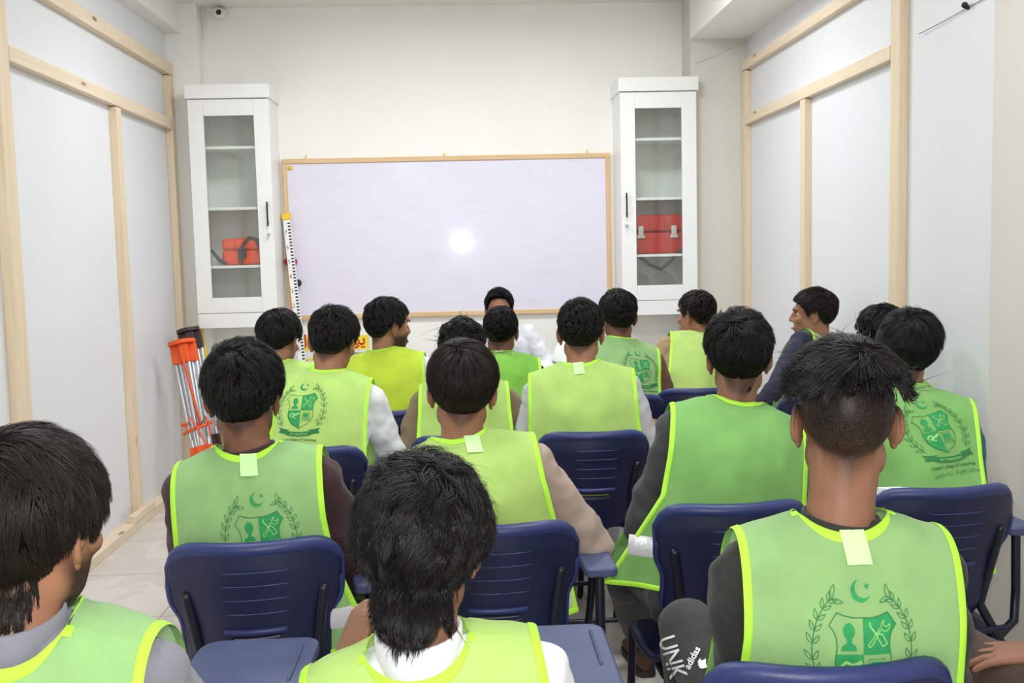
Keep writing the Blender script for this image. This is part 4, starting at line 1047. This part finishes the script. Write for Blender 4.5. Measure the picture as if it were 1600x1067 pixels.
# ------------------------------------------------------------------ the seated class
chairs = {}
for k, px, py, yaw, lab, wood in (
    ('C', 1316, 1062, -2, 'navy chair at the bottom edge behind the person with faded undercut hair', False),
    ('D', 391, 860, 5, 'navy chair under the person in the dark maroon shirt, front left', False),
    ('E', 776, 832, 1, 'navy chair under the person with the taupe sleeves in the middle', False),
    ('F', 1157, 798, 2, 'navy chair under the person in the charcoal shirt', False),
    ('G', 1496, 772, 4, 'navy chair by the right wall under the person with the full college crest', False),
    ('I', 474, 708, 0, 'navy chair under the person with white sleeves and crested lime vest', False),
    ('K', 728, 688, 0, 'navy chair under the person in the olive brown shirt', False),
    ('M', 930, 682, 0, 'navy chair with brown tablet at its right, below the plain lime vest', True),
    ('J', 604, 648, 0, 'navy chair under the bearded person in the yellow-green vest', False),
    ('H', 440, 655, 0, 'navy chair hidden behind the people at far left', False),
    ('L', 785, 632, 0, 'navy chair under the person in the deep green vest', False),
    ('N', 972, 624, 0, 'navy chair under the person with brown sleeves', False),
    ('O', 1098, 612, -4, 'navy chair under the person with tan sleeves', False),
    ('P', 1296, 622, 8, 'navy chair under the person in navy turned left at the right wall', False),
    ('Q', 1384, 655, 0, 'navy chair hidden behind the person with the full crest', False),
): chairs[k] = place_chair(px, py, math.radians(yaw), lab, wood)
chairs['A'] = place_chair(0, 0, 0, 'navy chair with blue-grey writing tablet at the bottom left', pos=(-.60, 1.33, 0))
chairs['B'] = place_chair(0, 0, 0, 'navy chair with blue-grey writing tablet at bottom centre', pos=(-.03, 1.34, 0))
chairs['R'] = place_chair(0, 0, math.radians(14), 'navy chair beyond the right edge under the person in brown', pos=(1.36, 1.42, 0))
chairs['T'] = place_chair(0, 0, PI, 'navy chair under the person in white facing the class', pos=(.34, 6.66, 0))

GREY, WHITE, DGREY = cloth('grey_blue_cotton', srgb(128, 128, 140)), cloth('white_cotton', srgb(232, 234, 240)), cloth('charcoal_cotton', srgb(56, 58, 60))
BLACKC, MAROON, TAUPE = cloth('black_jersey', srgb(40, 42, 38)), cloth('dark_maroon_cotton', srgb(56, 30, 36)), cloth('taupe_cotton', srgb(172, 152, 140))
TEAL, OLIVE, BROWNC, TAN = cloth('teal_cotton', srgb(24, 88, 108)), cloth('olive_brown_cotton', srgb(134, 114, 92)), cloth('brown_cotton', srgb(112, 76, 62)), cloth('tan_cotton', srgb(166, 138, 104))
NAVYC, LGREY, DBROWN = cloth('navy_cotton', srgb(38, 40, 64)), cloth('light_grey_cotton', srgb(204, 204, 212)), cloth('dark_brown_cotton', srgb(66, 48, 38))
DENIM = cloth('dark_denim', srgb(44, 52, 70))
ch = chairs
def hs(**k):
    d = dict(n=3200, k=6, w=.0016, clumps=150); d.update(k); return d
near = dict(n=11000, k=10, w=.00085, clumps=420)

person('person in grey-blue collared shirt with thick dark hair at the bottom left corner', (46, 832, 1.30), hy=-13, hp=-4, ty=0, chair=ch['A'], skin=SK2, beard=.85,
       hair=hs(**{**near, 'top': .03, 'side': .021, 'back': .024, 'len': .09, 'slen': .055, 'blen': .07, 'nape': -46, 'over': 14, 'messy': .3, 'clump': .6, 'curl': .15, 'drop': .085}), hmat=HBROWN,
       shirt=GREY, trousers=GREY, vest=VG, vx=.007, seed=3, collar=.036, nk=.85)
person('person in white with tousled black curly hair, bottom centre, hand at the neck', (660, 856, 1.46), hy=-4, hp=-20, hr=2, ty=2, chair=ch['B'], skin=SK1,
       hair=hs(**{**near, 'n': 12000, 'top': .032, 'side': .030, 'back': .034, 'len': .085, 'slen': .06, 'blen': .085, 'nape': -50, 'messy': .55, 'clump': .75, 'curl': .55, 'keep': 1, 'cfreq': 8, 'swirl': 1.3, 'whorl': (PI + .1, .95), 'drop': .088, 'fly': .01, 'lift': .3}),
       shirt=WHITE, trousers=WHITE, vest=VY, vx=.007, seed=4, hmat=HSHINE, collar=.05, elbL=(.12, .10, .22), hndL=aty(578, 975, 1.52), curl=.9, sw=.15, nk=1.2)
pc = person('person with faded undercut and long black top hair, black shirt, lower right', (1320, 658, 1.64), hy=-14, hp=3, ty=-3, chair=ch['C'], skin=SK1, beard=.7,
       hair=hs(**{**near, 'top': .038, 'side': .012, 'back': .016, 'crown': .022, 'len': .10, 'slen': .05, 'fade': 36, 'over': 16, 'nape': -40, 'messy': .22, 'clump': .6, 'whorl': (PI - .5, 1.15), 'grav': .8, 'fly': .02, 'comb': (.1, .3, 0)}),
       shirt=BLACKC, trousers=BLACKC, vest=VG, vx=.007, seed=5, collar=.03, soff=.03, hmat=HSHINE, crest=(.0, .150, .088 / 190, 0), ltag=True, knees=((.465, 2.13, .675), None), feet=((.54, 2.30, .12), None), elbL=(-.03, .0, .28), elbR=(.05, .03, .27), hndL=(-.06, .30, .15), nk=1.42, soffx=.05, nx=-.02)
person('person in a dark maroon shirt with wavy black hair in the left foreground', (382, 622, 2.42), hy=-3, hp=-2, hr=0, ty=0, chair=ch['D'], skin=SK3, beard=.9,
       hair=hs(**{**near, 'n': 8000, 'w': .0011, 'top': .034, 'side': .018, 'back': .018, 'len': .07, 'slen': .03, 'messy': .5, 'clump': .7, 'curl': .45, 'nape': -38}),
       shirt=MAROON, trousers=MAROON, vest=VG, vx=.008, seed=6, collar=.03, crest=(.03, .165, .09 / 190, .02), ltag=.01, nx=.02, soffx=.03, hem=(.18, .25))
person('person in a taupe shirt with smooth dark brown hair in the middle of the room', (722, 612, 2.60), hy=0, hp=0, hr=3, ty=0, chair=ch['E'], skin=SK2, beard=.5,
       hair=hs(**{**near, 'n': 8000, 'w': .0011, 'top': .028, 'side': .012, 'back': .014, 'len': .075, 'slen': .03, 'messy': .12, 'clump': .45, 'nape': -38}), hmat=HBROWN,
       shirt=TAUPE, trousers=TAUPE, vest=VY, vx=.008, seed=7, collar=.024, ltag=.03, elbL=(.12, .08, .23), elbR=(.12, .04, .25), hndR=(.24, .42, .22), hndL=(-.2, .34, .16), vestw=1.1, sw=.165, strip=.04)
person('person in a charcoal shirt with short straight black hair and a plain green vest', (1153, 560, 2.76), hy=-7, hp=0, ty=-4, chair=ch['F'], skin=SK1, beard=.8,
       hair=hs(**{**near, 'n': 8000, 'w': .0011, 'top': .03, 'side': .014, 'back': .016, 'len': .06, 'slen': .028, 'messy': .3, 'clump': .6, 'nape': -44, 'lift': .3}),
       shirt=DGREY, trousers=DGREY, vest=VGD, vx=.008, seed=8, collar=.012, ltag=.0, hem=(.30, .18), elbL=(.06, .05, .26), nx=-.02, vestw=1.06, sw=.148, hndL=(-.10, .30, .14), knees=((.46, 3.12, .56), None), feet=((.60, 3.52, .1), None), strip=.10, nk=1.1)
person('person with parted black hair and full green crest on the back, by the right wall', (1407, 552, 3.08), hy=2, hp=-4, ty=-14, chair=ch['G'], skin=SK1,
       hair=hs(**{**near, 'n': 8000, 'w': .0011, 'top': .030, 'side': .016, 'back': .018, 'len': .08, 'slen': .04, 'messy': .2, 'clump': .5, 'nape': -40, 'asym': 2.0}),
       shirt=TEAL, trousers=DENIM, vest=VGD, vx=.008, seed=9, collar=.012, crest=(.05, .20, .098 / 190, .42), strip=.165, elbL=(.12, .08, .25), vestw=1.05)
person('person at far left behind others, dark bowed head and green vest', (437, 532, 4.4), hy=-15, hp=-14, ty=0, chair=ch['H'], skin=SK2, beard=.5,
       hair=hs(top=.03, side=.02, back=.02, len=.07, slen=.04, messy=.3), shirt=WHITE, trousers=WHITE, vest=VY, vx=.010, seed=10)
person('person with white sleeves and faint crest on a lime vest, head tilted right', (521, 536, 3.74), hy=-15, hp=-10, hr=6, ty=-4, chair=ch['I'], skin=SK2,
       hair=hs(top=.030, side=.010, back=.010, len=.045, slen=.012, messy=.2, n=5000, w=.0013), hmat=HSOFT, shirt=WHITE, trousers=WHITE, vest=VY, vx=.008, seed=11, collar=.026, crest=(-.06, .155, .094 / 190, 0),
       elbR=(.10, .14, .23), hndR=(.20, .36, .12), strip=0, vestw=.96)
person('person with short beard in profile wearing a yellow-green vest', (607, 511, 4.5), hy=-54, hp=-2, ty=-4, chair=ch['J'], skin=SK2, beard=.9,
       hair=hs(top=.024, side=.010, back=.010, len=.04, slen=.012, messy=.4, curl=.4), hmat=HSOFT, shirt=WHITE, trousers=WHITE, vest=VYY, vx=.009, seed=12, collar=.03, strip=0, vestw=1.08)
person('person in an olive brown shirt with wiry curly hair mostly hidden behind the central head', (722, 552, 4.0), hy=6, hp=-16, ty=0, chair=ch['K'], skin=SK2,
       hair=hs(top=.034, side=.018, back=.018, len=.06, slen=.03, messy=.7, curl=1.0, clump=.8, fly=.03, n=4000), shirt=OLIVE, trousers=OLIVE, vest=VY, vx=.009, seed=13, vestw=1.0, elbL=(.08, .06, .25), elbR=(.08, .06, .25))
person('person in a deep green vest directly in front of the person facing the class', (783, 519, 4.85), hy=-12, hp=-3, ty=-2, chair=ch['L'], skin=SK3,
       hair=hs(top=.014, side=.008, back=.008, len=.02, slen=.01, messy=.2), shirt=BLACKC, trousers=DENIM, vest=VD, vx=.009, seed=14, ltag=-.01, collar=.016, vestw=1.08)
person('person in a light grey short-sleeved shirt and plain lime vest, right of centre', (908, 521, 3.76), hy=-12, hp=-3, ty=-6, chair=ch['M'], skin=SK2,
       hair=hs(top=.022, side=.009, back=.010, len=.03, slen=.012, messy=.35, n=5000, w=.0013), hmat=HSOFT, shirt=LGREY, trousers=DENIM, vest=VY, vx=.008, seed=15, collar=.012, ltag=-.01,
       short=True, elbR=(.08, .06, .26), elbL=(.08, .06, .26), hndR=(.22, .38, .17), vestw=1.14, sw=.16, strip=0)
person('person with brown sleeves and green vest below the right cabinet', (965, 496, 4.75), hy=8, hp=-2, ty=0, chair=ch['N'], skin=SK3, beard=.6,
       hair=hs(top=.026, side=.012, back=.012, len=.045, slen=.015, messy=.5, curl=.3), hmat=HSOFT, shirt=BROWNC, trousers=BROWNC, vest=VG, vx=.009, seed=16, collar=.036, ltag=.0, crest=(.075, .17, .09 / 190, .2), elbR=(.12, .08, .25), strip=0)
person('person with tan sleeves and short hair looking left, right of the right cabinet', (1087, 493, 5.1), hy=36, hp=-2, ty=-4, chair=ch['O'], skin=SK2,
       hair=hs(top=.018, side=.008, back=.008, len=.025, slen=.01, messy=.3), hmat=HBROWN, shirt=TAN, trousers=TAN, vest=VY, vx=.009, seed=17, collar=.016, crest=(.08, .18, .09 / 190, .3), elbL=(.08, .08, .25), strip=.05)
person('person in a navy shirt seen in profile looking left against the right partition', (1270, 492, 4.9), hy=66, hp=0, ty=14, chair=ch['P'], skin=SK2,
       hair=hs(top=.026, side=.010, back=.010, len=.05, slen=.016, messy=.25, comb=(0, .6, 0)), hmat=HBROWN, shirt=NAVYC, trousers=NAVYC, vest=VG, vx=.009, seed=18, collar=.02, elbL=(.03, .08, .27), nk=1.55, soffx=.05)
person('person with dark wavy hair almost hidden behind the crested person at the right wall', (1376, 528, 4.0), hy=10, hp=-6, ty=0, chair=ch['Q'], skin=SK2,
       hair=hs(top=.03, side=.02, back=.02, len=.06, slen=.03, messy=.5, curl=.4), shirt=BLACKC, trousers=BLACKC, vest=VG, vx=.010, seed=19)
person('person in white shirt facing the class in front of the whiteboard', (780, 485, 6.25), hy=178, hp=-4, ty=180, chair=ch['T'], skin=SK1, beard=.35,
       hair=hs(top=.030, side=.012, back=.012, len=.045, slen=.015, messy=.4, curl=.2, front=52, grav=.2), shirt=WHITE, trousers=WHITE, vest=None, vx=.008, seed=20, collar=.028, elbL=(.08, .08, .26), elbR=(.08, .08, .26), sw=.17)
person('person in dark brown cut off by the right edge with fingers resting on the thigh', Vector((1.40, 1.70, 1.22)), hy=10, ty=14, chair=ch['R'], skin=SK1,
       hair=hs(), shirt=DBROWN, trousers=DBROWN, vest=VG, vx=.008, seed=21, elbL=(.05, .10, .26), hndL=Vector((1.125, 1.87, .70)), hdL=Vector((-.9, .45, -.12)), knees=((1.00, 2.08, .625), None), curl=.3, handvox=.0042)

# lettering printed on the black trousers of the person at the lower right
def subdiv2d(V, Fc, st):
    bm = bmesh.new(); vs = [bm.verts.new((x, y, 0)) for x, y in V]
    for f in Fc:
        try: bm.faces.new([vs[i] for i in f])
        except ValueError: pass
    bmesh.ops.triangulate(bm, faces=bm.faces)
    for ax in (0, 1):
        a = [v.co[ax] for v in bm.verts]; t = min(a) + st; hi = max(a)
        while t < hi:
            bmesh.ops.bisect_plane(bm, geom=bm.verts[:] + bm.edges[:] + bm.faces[:], plane_co=(t, 0, 0) if ax == 0 else (0, t, 0), plane_no=(1, 0, 0) if ax == 0 else (0, 1, 0), dist=1e-6); t += st
    bm.verts.index_update(); o = [(v.co.x, v.co.y) for v in bm.verts], [tuple(v.index for v in f.verts) for f in bm.faces]; bm.free(); return o
def print_on(obj, txt, size, px, py, ang, m, name, sx=1.0, extra=None):
    bm = bmesh.new(); bm.from_mesh(obj.data); bv = BVHTree.FromBMesh(bm); bm.free(); off = obj.matrix_world.translation if obj.parent is None else obj.parent.location
    d = ray(px, py).normalized(); c = CC - off; h = bv.ray_cast(c, d)
    if h[0] is None: return
    r = d.cross(CJ).normalized(); u = r.cross(d); ca, sa = math.cos(ang), math.sin(ang)
    V, Fc = subdiv2d(*(text_tris(txt, size, bold=.0005) if extra is None else extra), .005); out = []
    for x, y in V:
        x *= sx; q = h[0] + r * (x * ca - y * sa) + u * (x * sa + y * ca) - d * .3; g = bv.ray_cast(q, d)
        out.append((g[0] - d * .004) if g[0] is not None and (g[0] - q).length < .42 else q + d * .3)
    return mesh_obj(name, [([p + off for p in out], Fc, 0)], [m], off, obj, smooth=False)
WPR = mat('white_print', srgb(232, 232, 236), .6)
tr = [c for c in pc.children if c.name.startswith('trousers')][0]
print_on(tr, 'UNK', .05, 1038, 1030, math.radians(-72), WPR, 'printed_letters', .8)
print_on(tr, 'adidas', .019, 1086, 1030, math.radians(62), WPR, 'printed_word')
lv, lf_ = [], []
for k_, (a_, l_) in enumerate(((0, .022), (.55, .019), (-.55, .019))):
    o_ = len(lv); lv += [(math.sin(a_) * l_ * t * 1.0 + math.cos(a_) * w_ * math.sin(PI * t), math.cos(a_) * l_ * t - math.sin(a_) * w_ * math.sin(PI * t)) for t, w_ in ((0, 0), (.3, .004), (.7, .005), (1, 0), (.7, -.005), (.3, -.004))]; lf_.append(tuple(range(o_, o_ + 6)))
print_on(tr, '', 1, 1094, 1044, math.radians(-30), WPR, 'printed_leaf_mark', 1, (lv, lf_))

# ------------------------------------------------------------------ desk of the person facing the class
r = empty('desk', (.45, 5.72, 0)); O = Vector((0, 0, 0)); tag(r, 'plain white desk between the seated class and the person facing them', 'desk')
MB().box((-.55, -.25, .735), (.55, .25, .76)).build('desktop', CABW, r, bevel=.004, origin=O)
for sx in (-1, 1):
    for sy in (-1, 1):
        b = MB(); b.chain([(sx * .5, sy * .21, .735), (sx * .5, sy * .21, .012)], [.016, .014], 10, cap=False); b.build('leg', DARKTUBE, r, True, origin=O)
def helmet(x, y, z, label):
    r = empty('helmet', (x, y, z)); O = Vector((0, 0, 0)); tag(r, label, 'helmet', 'white helmets on the desk')
    vs, fs = [], []; n = 24; prof = [(.118, 0), (.116, .012), (.108, .03), (.098, .06), (.076, .092), (.045, .112), (.001, .12)]
    for rr_, zz in prof:
        for i in range(n): a = 2 * PI * i / n; vs.append((rr_ * math.cos(a) * .88, rr_ * math.sin(a), zz))
    for j in range(len(prof) - 1):
        for i in range(n): a = j * n + i; q = j * n + (i + 1) % n; fs.append((a, q, q + n, a + n))
    b = MB(); b.add(vs, fs); b.build('shell', WHT, r, True, origin=O)
    b = MB(); b.loft([((0, -.10, .004), (.07, 0, 0), (0, .03, 0)), ((0, -.125, .002), (.06, 0, 0), (0, .022, 0)), ((0, -.13, -.0), (.05, 0, 0), (0, .018, 0))], 16); b.build('peak', WHT, r, True, origin=O)
    b = MB(); b.chain([(0, -.10, .05), (0, -.06, .104), (0, 0, .124), (0, .06, .104), (0, .10, .05)], [.008] * 5, 8, flat=.6); b.build('ridge', WHT, r, True, origin=O)
helmet(.46, 5.68, .762, 'single white rounded helmet on the desk beside the stacked pair')
helmet(.60, 5.66, .762, 'lower white helmet of the stacked pair on the desk')
helmet(.585, 5.66, .885, 'upper white helmet of the stacked pair on the desk')
